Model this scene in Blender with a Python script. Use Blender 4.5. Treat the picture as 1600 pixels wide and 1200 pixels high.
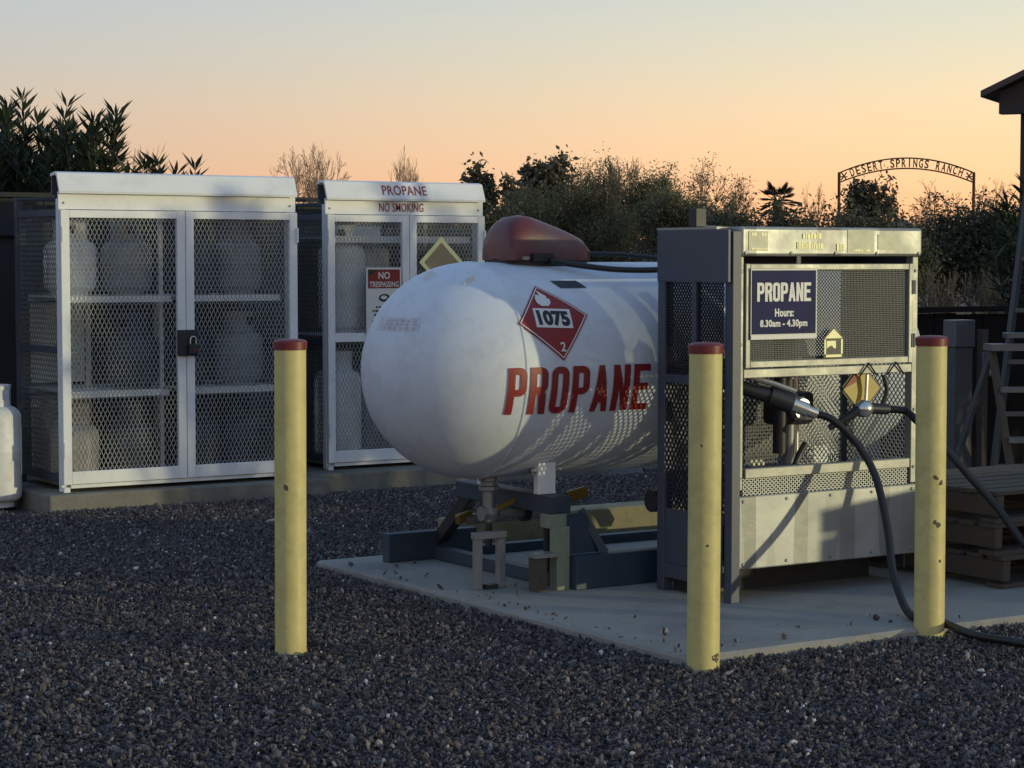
import bpy, bmesh, math, random
import numpy as np
from mathutils import Vector, Matrix

for o in list(bpy.data.objects):
    bpy.data.objects.remove(o)
sc = bpy.context.scene
COL = sc.collection

# ------------------------------------------------------------------ camera
TH = math.radians(57.6)                      # heading: world X runs along the cage and cabinet fronts
PITCH = math.atan(195 / 3300.0)
CAM_H = 1.45
cam_data = bpy.data.cameras.new('camera')
cam = bpy.data.objects.new('camera', cam_data)
COL.objects.link(cam)
fwd = Vector((math.cos(TH) * math.cos(PITCH), math.sin(TH) * math.cos(PITCH), -math.sin(PITCH)))
cam.location = (0, 0, CAM_H)
cam.rotation_euler = fwd.to_track_quat('-Z', 'Y').to_euler()
cam_data.sensor_width = 36.0
cam_data.lens = 3300.0 / 1600.0 * 36.0
cam_data.clip_start = 0.1
cam_data.clip_end = 30000
sc.camera = cam

# ------------------------------------------------------------------ light
SUN_EL = math.radians(4.2)
SUN_H = Vector((0.656, -0.755, 0)).normalized()       # horizontal direction towards the sun
sun_dir = (SUN_H * math.cos(SUN_EL) + Vector((0, 0, math.sin(SUN_EL)))).normalized()
sd = bpy.data.lights.new('sun', 'SUN')
sd.energy = 1.75
sd.angle = math.radians(0.9)
sd.color = (1.0, 0.90, 0.52)
sun = bpy.data.objects.new('sun', sd)
COL.objects.link(sun)
sun.location = sun_dir * 50
sun.rotation_euler = (-sun_dir).to_track_quat('-Z', 'Y').to_euler()

w = bpy.data.worlds.new('World')
sc.world = w
w.use_nodes = True
nt = w.node_tree
for n in list(nt.nodes):
    nt.nodes.remove(n)


def N(tree, typ, **kw):
    n = tree.nodes.new(typ)
    for k, v in kw.items():
        setattr(n, k, v)
    return n


out = N(nt, 'ShaderNodeOutputWorld')
bg = N(nt, 'ShaderNodeBackground')
nt.links.new(bg.outputs[0], out.inputs[0])
sky = N(nt, 'ShaderNodeTexSky', sky_type='NISHITA')
sky.sun_disc = False
sky.sun_elevation = SUN_EL
sky.sun_rotation = math.atan2(SUN_H.x, SUN_H.y)
sky.dust_density = 3.0
tc = N(nt, 'ShaderNodeTexCoord')
sep = N(nt, 'ShaderNodeSeparateXYZ')
nt.links.new(tc.outputs['Generated'], sep.inputs[0])
ramp = N(nt, 'ShaderNodeValToRGB')
ramp.color_ramp.interpolation = 'B_SPLINE'
els = ramp.color_ramp.elements
stops = [(0.0, (.78, .33, .215)), (.03, (.80, .49, .335)), (.062, (.745, .57, .445)), (.09, (.645, .605, .55)),
         (.125, (.545, .61, .675)), (.26, (.44, .535, .68)), (.6, (.25, .385, .62)), (1.0, (.18, .32, .56))]
els[0].position = stops[0][0]; els[0].color = stops[0][1] + (1,)
els[1].position = stops[-1][0]; els[1].color = stops[-1][1] + (1,)
for p, c in stops[1:-1]:
    e = els.new(p); e.color = c + (1,)
nt.links.new(sep.outputs['Z'], ramp.inputs[0])
# the west is brighter: warm factor that grows towards the sun's bearing
dot = N(nt, 'ShaderNodeVectorMath', operation='DOT_PRODUCT')
nt.links.new(tc.outputs['Generated'], dot.inputs[0])
dot.inputs[1].default_value = (SUN_H.x, SUN_H.y, 0)
mr = N(nt, 'ShaderNodeMapRange', interpolation_type='SMOOTHSTEP')
mr.inputs[1].default_value = -0.70; mr.inputs[2].default_value = 0.12
mr.inputs[3].default_value = 0.0; mr.inputs[4].default_value = 1.0
nt.links.new(dot.outputs['Value'], mr.inputs[0])
up = N(nt, 'ShaderNodeMapRange')
up.inputs[1].default_value = 0.0; up.inputs[2].default_value = 0.3
up.inputs[3].default_value = 1.0; up.inputs[4].default_value = 0.0
nt.links.new(sep.outputs['Z'], up.inputs[0])
gl = N(nt, 'ShaderNodeMath', operation='MULTIPLY')
nt.links.new(mr.outputs[0], gl.inputs[0]); nt.links.new(up.outputs[0], gl.inputs[1])
warm = N(nt, 'ShaderNodeMix', data_type='RGBA')
warm.inputs[6].default_value = (0.93, 0.94, 0.95, 1)
warm.inputs[7].default_value = (1.84, 1.66, 1.10, 1)
nt.links.new(gl.outputs[0], warm.inputs[0])
mul = N(nt, 'ShaderNodeMix', data_type='RGBA', blend_type='MULTIPLY')
mul.inputs[0].default_value = 1.0
nt.links.new(ramp.outputs[0], mul.inputs[6]); nt.links.new(warm.outputs[2], mul.inputs[7])
skys = N(nt, 'ShaderNodeMix', data_type='RGBA', blend_type='MULTIPLY')
skys.inputs[0].default_value = 1.0
skys.inputs[7].default_value = (0.10, 0.10, 0.10, 1)
nt.links.new(sky.outputs[0], skys.inputs[6])
blend = N(nt, 'ShaderNodeMix', data_type='RGBA')
blend.inputs[0].default_value = 0.06
nt.links.new(mul.outputs[2], blend.inputs[6]); nt.links.new(skys.outputs[2], blend.inputs[7])
nt.links.new(blend.outputs[2], bg.inputs[0])
bg.inputs[1].default_value = 1.0

vs = sc.view_settings
vs.view_transform = 'Standard'
vs.look = 'None'
vs.exposure = 0.0
vs.gamma = 1.0
vs.use_curve_mapping = False

rng = random.Random(7)
nrg = np.random.default_rng(11)
PI = math.pi


# ------------------------------------------------------------------ materials
def mat(name, col, rough=0.6, metal=0.0, var=0.15, scale=6.0, bump=0.0, bscale=60.0, dirt=None, dirt_amt=0.0,
        dirt_scale=3.0, spec=0.5, rvar=0.0):
    m = bpy.data.materials.new(name)
    m.use_nodes = True
    t = m.node_tree
    b = t.nodes['Principled BSDF']
    b.inputs['Roughness'].default_value = rough
    b.inputs['Metallic'].default_value = metal
    b.inputs['Specular IOR Level'].default_value = spec
    co = N(t, 'ShaderNodeTexCoord')
    nz = N(t, 'ShaderNodeTexNoise')
    nz.inputs['Scale'].default_value = scale
    nz.inputs['Detail'].default_value = 5
    nz.inputs['Roughness'].default_value = 0.6
    t.links.new(co.outputs['Object'], nz.inputs['Vector'])
    mx = N(t, 'ShaderNodeMix', data_type='RGBA')
    mx.inputs[6].default_value = tuple(c * (1 - var) for c in col) + (1,)
    mx.inputs[7].default_value = tuple(min(1, c * (1 + var)) for c in col) + (1,)
    t.links.new(nz.outputs['Fac'], mx.inputs[0])
    last = mx.outputs[2]
    if dirt:
        n2 = N(t, 'ShaderNodeTexNoise')
        n2.inputs['Scale'].default_value = dirt_scale
        n2.inputs['Detail'].default_value = 8
        n2.inputs['Roughness'].default_value = 0.7
        t.links.new(co.outputs['Object'], n2.inputs['Vector'])
        r = N(t, 'ShaderNodeMapRange')
        r.inputs[1].default_value = 0.48; r.inputs[2].default_value = 0.75
        r.inputs[3].default_value = 0.0; r.inputs[4].default_value = dirt_amt
        t.links.new(n2.outputs['Fac'], r.inputs[0])
        m2 = N(t, 'ShaderNodeMix', data_type='RGBA')
        t.links.new(r.outputs[0], m2.inputs[0])
        t.links.new(last, m2.inputs[6])
        m2.inputs[7].default_value = tuple(dirt) + (1,)
        last = m2.outputs[2]
    t.links.new(last, b.inputs['Base Color'])
    if rvar:
        r = N(t, 'ShaderNodeMapRange')
        r.inputs[1].default_value = 0.3; r.inputs[2].default_value = 0.7
        r.inputs[3].default_value = max(0.05, rough - rvar); r.inputs[4].default_value = min(1, rough + rvar)
        t.links.new(nz.outputs['Fac'], r.inputs[0])
        t.links.new(r.outputs[0], b.inputs['Roughness'])
    if bump:
        n3 = N(t, 'ShaderNodeTexNoise')
        n3.inputs['Scale'].default_value = bscale
        n3.inputs['Detail'].default_value = 6
        t.links.new(co.outputs['Object'], n3.inputs['Vector'])
        bp = N(t, 'ShaderNodeBump')
        bp.inputs['Strength'].default_value = bump
        bp.inputs['Distance'].default_value = 0.01
        t.links.new(n3.outputs['Fac'], bp.inputs['Height'])
        t.links.new(bp.outputs[0], b.inputs['Normal'])
    return m


def leaf_mat(name, c1, c2, trans=0.25, rough=0.6):
    m = bpy.data.materials.new(name)
    m.use_nodes = True
    t = m.node_tree
    b = t.nodes['Principled BSDF']
    b.inputs['Roughness'].default_value = rough
    g = N(t, 'ShaderNodeNewGeometry')
    mx = N(t, 'ShaderNodeMix', data_type='RGBA')
    mx.inputs[6].default_value = tuple(c1) + (1,)
    mx.inputs[7].default_value = tuple(c2) + (1,)
    t.links.new(g.outputs['Random Per Island'], mx.inputs[0])
    t.links.new(mx.outputs[2], b.inputs['Base Color'])
    tr = N(t, 'ShaderNodeBsdfTranslucent')
    t.links.new(mx.outputs[2], tr.inputs[0])
    ms = N(t, 'ShaderNodeMixShader')
    ms.inputs[0].default_value = trans
    t.links.new(b.outputs[0], ms.inputs[1]); t.links.new(tr.outputs[0], ms.inputs[2])
    t.links.new(ms.outputs[0], t.nodes['Material Output'].inputs[0])
    return m


M = {}
M['white'] = mat('white_paint', (.79, .82, .84), .45, var=.06, scale=3, dirt=(.42, .41, .39), dirt_amt=.35, dirt_scale=4, bump=.05, bscale=25)
M['tank'] = mat('tank_white_paint', (.63, .68, .745), .48, var=.09, scale=5, dirt=(.40, .41, .43), dirt_amt=.45, dirt_scale=9, bump=.12, bscale=18)
M['galv'] = mat('galvanised_steel', (.31, .315, .28), .45, metal=.25, var=.16, scale=9, dirt=(.30, .30, .27), dirt_amt=.5, dirt_scale=5, rvar=.1, bump=.05, bscale=30)
M['mesh'] = mat('galvanised_mesh', (.46, .48, .47), .5, metal=.3, var=.15, scale=5)
M['whitemesh'] = mat('white_mesh', (.34, .36, .36), .5, var=.1, scale=5)
M['bluegrey'] = mat('blue_grey_panel', (.072, .083, .112), .5, metal=.2, var=.15, scale=4, dirt=(.06, .065, .075), dirt_amt=.5, bump=.06, bscale=20)
M['inner'] = mat('sunlit_back_tone', (.80, .80, .68), .6, metal=.1, var=.2, scale=3, dirt=(.2, .19, .17), dirt_amt=.6)  # pale yellow tone for sunlight painted on the cage back
M['yellow'] = mat('yellow_bollard_paint', (.60, .53, .215), .5, var=.08, scale=5, dirt=(.36, .31, .13), dirt_amt=.75, dirt_scale=9, bump=.25, bscale=22, rvar=.12)
M['chip'] = mat('paint_chip', (.10, .085, .05), .8, var=.3, scale=40)
M['redcap'] = mat('red_cap_paint', (.17, .020, .023), .45, var=.2, scale=12, dirt=(.12, .02, .02), dirt_amt=.6)
M['red'] = mat('red_print', (.25, .018, .017), .5, var=.15, scale=9, dirt=(.20, .035, .035), dirt_amt=.5, dirt_scale=14)
M['redlid'] = mat('maroon_hood_paint', (.115, .025, .027), .38, var=.25, scale=4, dirt=(.085, .085, .095), dirt_amt=1.0, dirt_scale=3.2, bump=.08)
M['redtext'] = mat('red_lettering', (.33, .06, .05), .6, var=.15, scale=15)
M['print_white'] = mat('white_print', (.72, .72, .70), .5, var=.08)
M['print_black'] = mat('black_print', (.02, .02, .022), .5, var=.1)
M['blue_sign'] = mat('blue_sign_face', (.026, .028, .095), .7, var=.25, scale=5, dirt=(.05, .05, .10), dirt_amt=.5, dirt_scale=3, spec=.2)
M['amber'] = mat('amber_placard', (.42, .32, .03), .45, var=.25, scale=14, dirt=(.25, .06, .03), dirt_amt=.7, dirt_scale=9)
M['placard_yellow'] = mat('yellow_tape', (.92, .88, .42), .4, var=.05)
M['placard_face'] = mat('faded_placard_face', (.34, .26, .16), .5, var=.3, scale=9, dirt=(.20, .30, .10), dirt_amt=.9, dirt_scale=8)
M['concrete'] = mat('pad_concrete', (.285, .275, .25), .9, var=.14, scale=2.2, dirt=(.15, .145, .135), dirt_amt=.85, dirt_scale=1.5, bump=.25, bscale=80)
M['plinth'] = mat('plinth_concrete', (.20, .19, .165), .9, var=.25, scale=5, dirt=(.08, .08, .08), dirt_amt=.8, dirt_scale=3, bump=.4, bscale=40)
M['bluesteel'] = mat('blue_skid_paint', (.026, .050, .080), .55, var=.25, scale=8, dirt=(.07, .06, .05), dirt_amt=.6, bump=.1)
M['greenpost'] = mat('pale_green_timber', (.23, .26, .19), .75, var=.2, scale=9, dirt=(.12, .13, .1), dirt_amt=.7, bump=.2)
M['timber'] = mat('weathered_timber', (.25, .23, .135), .85, var=.25, scale=6, dirt=(.10, .09, .05), dirt_amt=.8, dirt_scale=7, bump=.35, bscale=30)
M['pallet'] = mat('pallet_wood', (.085, .068, .050), .85, var=.3, scale=6, dirt=(.07, .05, .04), dirt_amt=.8, bump=.3, bscale=30)
M['steel'] = mat('grey_steel', (.27, .28, .29), .5, metal=.5, var=.2, scale=9)
M['silver'] = mat('bright_steel', (.62, .63, .62), .25, metal=.8, var=.1, scale=9)
M['black'] = mat('black_rubber', (.012, .012, .014), .45, var=.3, scale=8)
M['darkmetal'] = mat('dark_metal', (.03, .032, .038), .5, metal=.3, var=.3, scale=8)
M['brass'] = mat('brass', (.26, .17, .035), .4, metal=.6, var=.2)
M['cylwhite'] = mat('cylinder_white', (.76, .78, .77), .5, var=.1, scale=4, dirt=(.28, .26, .23), dirt_amt=.7, dirt_scale=5)
M['cylgrey'] = mat('cylinder_grey', (.25, .265, .28), .5, var=.15, scale=4, dirt=(.13, .12, .11), dirt_amt=.7, dirt_scale=5)
M['cyltan'] = mat('cylinder_faded', (.44, .39, .36), .55, var=.15, scale=4, dirt=(.25, .2, .17), dirt_amt=.7, dirt_scale=5)
M['cyldark'] = mat('cylinder_slate', (.045, .052, .075), .5, var=.15, scale=4, dirt=(.05, .05, .055), dirt_amt=.6)
M['darkwood'] = mat('dark_board', (.020, .018, .016), .95, var=.3, scale=4, bump=.3, bscale=25, spec=.1)
M['fence'] = mat('dark_fence', (.028, .030, .034), .85, var=.3, scale=4)
M['eave'] = mat('eave_timber', (.050, .040, .038), .8, var=.3, scale=4)
M['roof'] = mat('roof_metal', (.07, .05, .045), .6, var=.2, scale=3)
M['iron'] = mat('rust_iron', (.060, .030, .018), .8, var=.3, scale=2)
M['bark'] = mat('bark', (.075, .058, .045), .9, var=.3, scale=6)
M['twig'] = mat('dry_twigs', (.27, .18, .12), .9, var=.3, scale=1)
M['drytwig'] = mat('grey_dry_twigs', (.13, .108, .085), .9, var=.3, scale=1)
M['aluminium'] = mat('ladder_aluminium', (.15, .16, .17), .4, metal=.5, var=.15)
M['hill'] = mat('hill_rock', (.16, .115, .13), .95, var=.2, scale=.01)
M['bank'] = mat('dry_earth', (.13, .095, .075), .95, var=.3, scale=.6)
M['oleander'] = leaf_mat('oleander_leaves', (.020, .034, .016), (.045, .062, .030))
M['olive'] = leaf_mat('olive_leaves', (.095, .105, .050), (.185, .175, .095), .4)
M['olive2'] = leaf_mat('bush_leaves', (.060, .066, .036), (.115, .115, .065), .35)
M['euc'] = leaf_mat('dark_tree_leaves', (.062, .058, .036), (.135, .115, .075), .35)
M['palmleaf'] = leaf_mat('palm_leaves', (.022, .026, .014), (.05, .05, .03), .15)

M['darksteel'] = mat('weathered_steel', (.085, .09, .095), .7, metal=.2, var=.25, scale=5)
M['fineMesh'] = mat('dull_window_mesh', (.135, .14, .14), .6, metal=.2, var=.2, scale=5)

M['galvsheet'] = mat('galvanised_sheet_painted_reflections', (.30, .31, .295), .42, metal=.25, var=.10, scale=6, bump=.05, bscale=30, rvar=.08)
_t = M['galvsheet'].node_tree                                  # vertical bands painted in for reflections, plus random spangle patches
_b = _t.nodes['Principled BSDF']
_co = N(_t, 'ShaderNodeTexCoord'); _mp = N(_t, 'ShaderNodeMapping'); _mp.inputs['Scale'].default_value = (9, 9, .6)
_t.links.new(_co.outputs['Object'], _mp.inputs['Vector'])
_vz = N(_t, 'ShaderNodeTexVoronoi'); _vz.inputs['Scale'].default_value = 1.0
_t.links.new(_mp.outputs[0], _vz.inputs['Vector'])
_nz = N(_t, 'ShaderNodeTexNoise'); _nz.inputs['Scale'].default_value = 7; _nz.inputs['Detail'].default_value = 8
_t.links.new(_co.outputs['Object'], _nz.inputs['Vector'])
_sp = N(_t, 'ShaderNodeSeparateColor'); _t.links.new(_vz.outputs['Color'], _sp.inputs[0])
_ad = N(_t, 'ShaderNodeMath', operation='ADD'); _t.links.new(_sp.outputs[0], _ad.inputs[0]); _t.links.new(_nz.outputs['Fac'], _ad.inputs[1])
_mr = N(_t, 'ShaderNodeMapRange'); _mr.inputs[1].default_value = .3; _mr.inputs[2].default_value = 1.5; _mr.inputs[3].default_value = .62; _mr.inputs[4].default_value = 1.22
_t.links.new(_ad.outputs[0], _mr.inputs[0])
_ml = N(_t, 'ShaderNodeMix', data_type='RGBA', blend_type='MULTIPLY'); _ml.inputs[0].default_value = 1
_src = _b.inputs['Base Color'].links[0].from_socket
_cb = N(_t, 'ShaderNodeCombineColor')
for _k in range(3):
    _t.links.new(_mr.outputs[0], _cb.inputs[_k])
_t.links.new(_src, _ml.inputs[6]); _t.links.new(_cb.outputs[0], _ml.inputs[7]); _t.links.new(_ml.outputs[2], _b.inputs['Base Color'])
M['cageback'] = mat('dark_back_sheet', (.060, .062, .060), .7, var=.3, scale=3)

STONE = bpy.data.materials.new('gravel_stone')
STONE.use_nodes = True
t = STONE.node_tree
b = t.nodes['Principled BSDF']
oi = N(t, 'ShaderNodeObjectInfo')
rp = N(t, 'ShaderNodeValToRGB')
rp.color_ramp.interpolation = 'LINEAR'
st = [(0, (.028, .023, .027)), (.45, (.074, .061, .060)), (.8, (.120, .099, .095)), (.95, (.18, .15, .142)), (.985, (.27, .24, .23)), (1, (.66, .62, .60))]
e0 = rp.color_ramp.elements
e0[0].position = 0; e0[0].color = st[0][1] + (1,)
e0[1].position = 1; e0[1].color = st[-1][1] + (1,)
for p, c in st[1:-1]:
    e = e0.new(p); e.color = c + (1,)
t.links.new(oi.outputs['Random'], rp.inputs[0])
t.links.new(rp.outputs[0], b.inputs['Base Color'])
b.inputs['Roughness'].default_value = .75

GROUND = bpy.data.materials.new('gravel_ground')
GROUND.use_nodes = True
t = GROUND.node_tree
b = t.nodes['Principled BSDF']
b.inputs['Roughness'].default_value = .95
co = N(t, 'ShaderNodeTexCoord')
vo = N(t, 'ShaderNodeTexVoronoi')
vo.inputs['Scale'].default_value = 45
t.links.new(co.outputs['Object'], vo.inputs['Vector'])
sp = N(t, 'ShaderNodeSeparateColor')
t.links.new(vo.outputs['Color'], sp.inputs[0])
rp = N(t, 'ShaderNodeValToRGB')
rp.color_ramp.elements[0].color = (.030, .028, .031, 1)
rp.color_ramp.elements[1].color = (.13, .115, .11, 1)
t.links.new(sp.outputs[0], rp.inputs[0])
big = N(t, 'ShaderNodeTexNoise')
big.inputs['Scale'].default_value = .02
t.links.new(co.outputs['Object'], big.inputs['Vector'])
ln = N(t, 'ShaderNodeVectorMath', operation='LENGTH')
t.links.new(co.outputs['Object'], ln.inputs[0])
far = N(t, 'ShaderNodeMapRange')
far.inputs[1].default_value = 22; far.inputs[2].default_value = 45
t.links.new(ln.outputs['Value'], far.inputs[0])
mx = N(t, 'ShaderNodeMix', data_type='RGBA')
t.links.new(far.outputs[0], mx.inputs[0])
t.links.new(rp.outputs[0], mx.inputs[6])
mx.inputs[7].default_value = (.14, .10, .08, 1)
t.links.new(mx.outputs[2], b.inputs['Base Color'])
bp = N(t, 'ShaderNodeBump')
bp.inputs['Strength'].default_value = .8
bp.inputs['Distance'].default_value = .02
t.links.new(vo.outputs['Distance'], bp.inputs['Height'])
t.links.new(bp.outputs[0], b.inputs['Normal'])


# ------------------------------------------------------------------ mesh helpers
def wloc(o):
    v = Vector((0, 0, 0))
    while o is not None:
        v += o.location
        o = o.parent
    return v


class MB:
    def __init__(s):
        s.v = []; s.f = []

    def add(s, vs, fs):
        k = len(s.v)
        s.v += [tuple(p) for p in vs]
        s.f += [tuple(i + k for i in f) for f in fs]
        return s

    def box(s, x0, x1, y0, y1, z0, z1):
        s.add([(x0, y0, z0), (x1, y0, z0), (x1, y1, z0), (x0, y1, z0), (x0, y0, z1), (x1, y0, z1), (x1, y1, z1), (x0, y1, z1)],
              [(0, 3, 2, 1), (4, 5, 6, 7), (0, 1, 5, 4), (1, 2, 6, 5), (2, 3, 7, 6), (3, 0, 4, 7)])
        return s

    def bar(s, p, q, wd, ht, upv=(0, 0, 1), caps=True):
        p = Vector(p); q = Vector(q)
        d = (q - p).normalized()
        u = Vector(upv)
        a = d.cross(u)
        if a.length < 1e-5:
            a = d.cross(Vector((1, 0, 0)))
        a.normalize()
        c = a.cross(d).normalized()
        a *= wd / 2; c *= ht / 2
        vs = [p - a - c, p + a - c, p + a + c, p - a + c, q - a - c, q + a - c, q + a + c, q - a + c]
        fs = [(0, 1, 5, 4), (1, 2, 6, 5), (2, 3, 7, 6), (3, 0, 4, 7)]
        if caps:
            fs += [(3, 2, 1, 0), (4, 5, 6, 7)]
        return s.add(vs, fs)

    def tube(s, path, r, n=8, cap=True):
        P = [Vector(p) for p in path]
        rs = r if isinstance(r, (list, tuple)) else [r] * len(P)
        k = len(s.v)
        prev = None
        for i, p in enumerate(P):
            d = (P[min(i + 1, len(P) - 1)] - P[max(i - 1, 0)]).normalized()
            if prev is None:
                a = d.cross(Vector((0, 0, 1)))
                if a.length < 1e-3:
                    a = d.cross(Vector((1, 0, 0)))
            else:
                a = prev - d * prev.dot(d)
            a.normalize(); prev = a
            c = d.cross(a)
            for j in range(n):
                an = 2 * PI * j / n
                s.v.append(tuple(p + (a * math.cos(an) + c * math.sin(an)) * rs[i]))
        for i in range(len(P) - 1):
            for j in range(n):
                j2 = (j + 1) % n
                s.f.append((k + i * n + j, k + i * n + j2, k + (i + 1) * n + j2, k + (i + 1) * n + j))
        if cap:
            s.f.append(tuple(k + j for j in reversed(range(n))))
            s.f.append(tuple(k + (len(P) - 1) * n + j for j in range(n)))
        return s

    def lathe(s, prof, n=24, c=(0, 0, 0), axis='Z', a0=0, a1=2 * PI):
        k = len(s.v)
        full = abs(a1 - a0 - 2 * PI) < 1e-6
        m = n if full else n + 1
        for r, h in prof:
            for j in range(m):
                an = a0 + (a1 - a0) * j / n
                x, y = r * math.cos(an), r * math.sin(an)
                if axis == 'Z':
                    s.v.append((c[0] + x, c[1] + y, c[2] + h))
                elif axis == 'X':
                    s.v.append((c[0] + h, c[1] + x, c[2] + y))
                else:
                    s.v.append((c[0] + y, c[1] + h, c[2] + x))
        for i in range(len(prof) - 1):
            for j in range(n):
                j2 = (j + 1) % m
                s.f.append((k + i * m + j, k + i * m + j2, k + (i + 1) * m + j2, k + (i + 1) * m + j))
        return s

    def mesh(s, name, off=(0, 0, 0)):
        me = bpy.data.meshes.new(name)
        me.from_pydata([(x - off[0], y - off[1], z - off[2]) for x, y, z in s.v], [], s.f)
        me.update()
        return me

    def build(s, name, m, parent=None, smooth=False, bevel=0.0, kind=None):
        me = s.mesh(name, wloc(parent) if parent else (0, 0, 0))
        return link(name, me, m, parent, smooth, bevel, kind)


def link(name, me, m, parent=None, smooth=False, bevel=0.0, kind=None):
    if m is not None and not me.materials:
        me.materials.append(M[m] if isinstance(m, str) else m)
    if smooth is not False:
        for p in me.polygons:
            p.use_smooth = True
        if smooth != 'all':
            try:
                me.set_sharp_from_angle(angle=math.radians(40))
            except Exception:
                pass
    o = bpy.data.objects.new(name, me)
    COL.objects.link(o)
    if parent:
        o.parent = parent
    if bevel:
        md = o.modifiers.new('bevel', 'BEVEL')
        md.width = bevel; md.segments = 2; md.limit_method = 'ANGLE'
    if kind:
        o['kind'] = kind
    return o


def tag(o, label, cat, group=None):
    o['label'] = label; o['category'] = cat
    if group:
        o['group'] = group
    return o


def thing(name, label, cat, loc=(0, 0, 0), group=None):
    o = bpy.data.objects.new(name, None)
    o.empty_display_size = .05
    COL.objects.link(o)
    o.location = loc
    return tag(o, label, cat, group)


def structure(o):
    o['kind'] = 'structure'
    return o


def text(name, body, m, parent, fn, width, height, depth=.002, bold=.0, spacing=1.0, cuts_t=0, cuts_s=0):
    """flat lettering scaled to width x height; fn(s, t, d) maps it into the place"""
    cu = bpy.data.curves.new('lettering', 'FONT')
    cu.body = body
    cu.size = 1.0
    cu.offset = bold
    cu.space_character = spacing
    cu.extrude = 0.05
    cu.resolution_u = 4
    ob = bpy.data.objects.new('lettering', cu)
    me = bpy.data.meshes.new_from_object(ob)
    bpy.data.objects.remove(ob)
    bm = bmesh.new(); bm.from_mesh(me)
    xs = [v.co.x for v in bm.verts]; ys = [v.co.y for v in bm.verts]
    x0, x1, y0, y1 = min(xs), max(xs), min(ys), max(ys)
    for i in range(1, cuts_t):
        g = bm.verts[:] + bm.edges[:] + bm.faces[:]
        bmesh.ops.bisect_plane(bm, geom=g, plane_co=(0, y0 + (y1 - y0) * i / cuts_t, 0), plane_no=(0, 1, 0))
    for i in range(1, cuts_s):
        g = bm.verts[:] + bm.edges[:] + bm.faces[:]
        bmesh.ops.bisect_plane(bm, geom=g, plane_co=(x0 + (x1 - x0) * i / cuts_s, 0, 0), plane_no=(1, 0, 0))
    off = wloc(parent) if parent else Vector((0, 0, 0))
    for v in bm.verts:
        s_ = (v.co.x - x0) / (x1 - x0) * width
        t_ = (v.co.y - y0) / (y1 - y0) * height
        d_ = (v.co.z + .05) / .1 * depth
        v.co = Vector(fn(s_, t_, d_)) - off
    me2 = bpy.data.meshes.new(name)
    bm.to_mesh(me2); bm.free()
    bpy.data.meshes.remove(me); bpy.data.curves.remove(cu)
    return link(name, me2, m, parent)


def glyph(ch, sw, sh):
    """condensed block capital in a unit box, as polygons that only share edges"""
    V = []; F_ = []

    def q(*pts):
        k = len(V); V.extend(pts); F_.append(tuple(range(k, k + len(pts))))

    def corner(cx_, cy_, rx, ry, a0, n_=5):
        return [(cx_ + rx * math.cos(a0 + PI / 2 * i / n_), cy_ + ry * math.sin(a0 + PI / 2 * i / n_)) for i in range(n_ + 1)]

    def band(outer, inner, closed):
        m_ = len(outer)
        for i in range(m_ if closed else m_ - 1):
            j = (i + 1) % m_
            q(outer[i], outer[j], inner[j], inner[i])
    rx, ry = .42, .17
    ix, iy = max(.06, rx - sw), max(.03, ry - sh)
    if ch == 'O':
        o = corner(1 - rx, 1 - ry, rx, ry, 0) + corner(rx, 1 - ry, rx, ry, PI / 2) + corner(rx, ry, rx, ry, PI) + corner(1 - rx, ry, rx, ry, 1.5 * PI)
        n_ = corner(1 - sw - ix, 1 - sh - iy, ix, iy, 0) + corner(sw + ix, 1 - sh - iy, ix, iy, PI / 2) + corner(sw + ix, sh + iy, ix, iy, PI) + corner(1 - sw - ix, sh + iy, ix, iy, 1.5 * PI)
        band(o, n_, True)
    if ch in 'PR':
        yb = .40 if ch == 'P' else .44
        q((0, 0), (sw, 0), (sw, yb), (sw, yb + sh), (sw, 1 - sh), (sw, 1), (0, 1))
        o = [(sw, yb)] + corner(1 - rx, yb + ry, rx, ry, 1.5 * PI) + corner(1 - rx, 1 - ry, rx, ry, 0) + [(sw, 1)]
        n_ = [(sw, yb + sh)] + corner(1 - sw - ix, yb + sh + iy, ix, iy, 1.5 * PI) + corner(1 - sw - ix, 1 - sh - iy, ix, iy, 0) + [(sw, 1 - sh)]
        band(o, n_, False)
        if ch == 'R':
            q((1 - sw, 0), (1, 0), (1 - sw * .25, yb + .03), (1 - rx, yb), (1 - rx - sw * .3, yb))
    if ch == 'A':
        w_ = sw * .88
        q((0, 0), (w_, 0), (w_ + .10, .20), (w_ + .15, .20 + sh), (.5, .80), (.5, 1), (.5 - w_ * .52, 1))
        q((1, 0), (.5 + w_ * .52, 1), (.5, 1), (.5, .80), (1 - w_ - .15, .20 + sh), (1 - w_ - .10, .20), (1 - w_, 0))
        q((w_ + .10, .20), (1 - w_ - .10, .20), (1 - w_ - .15, .20 + sh), (w_ + .15, .20 + sh))
    if ch == 'N':
        q((0, 0), (sw, 0), (sw, .52), (sw, 1), (0, 1))
        q((1 - sw, 0), (1, 0), (1, 1), (1 - sw, 1), (1 - sw, .48))
        q((sw, .52), (1 - sw, 0), (1 - sw, .48), (sw, 1))
    if ch == 'E':
        q((0, 0), (sw, 0), (sw, sh), (sw, .45), (sw, .45 + sh), (sw, 1 - sh), (sw, 1), (0, 1))
        q((sw, 0), (1, 0), (1, sh), (sw, sh)); q((sw, .45), (.88, .45), (.88, .45 + sh), (sw, .45 + sh)); q((sw, 1 - sh), (1, 1 - sh), (1, 1), (sw, 1))
    return V, F_


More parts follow.
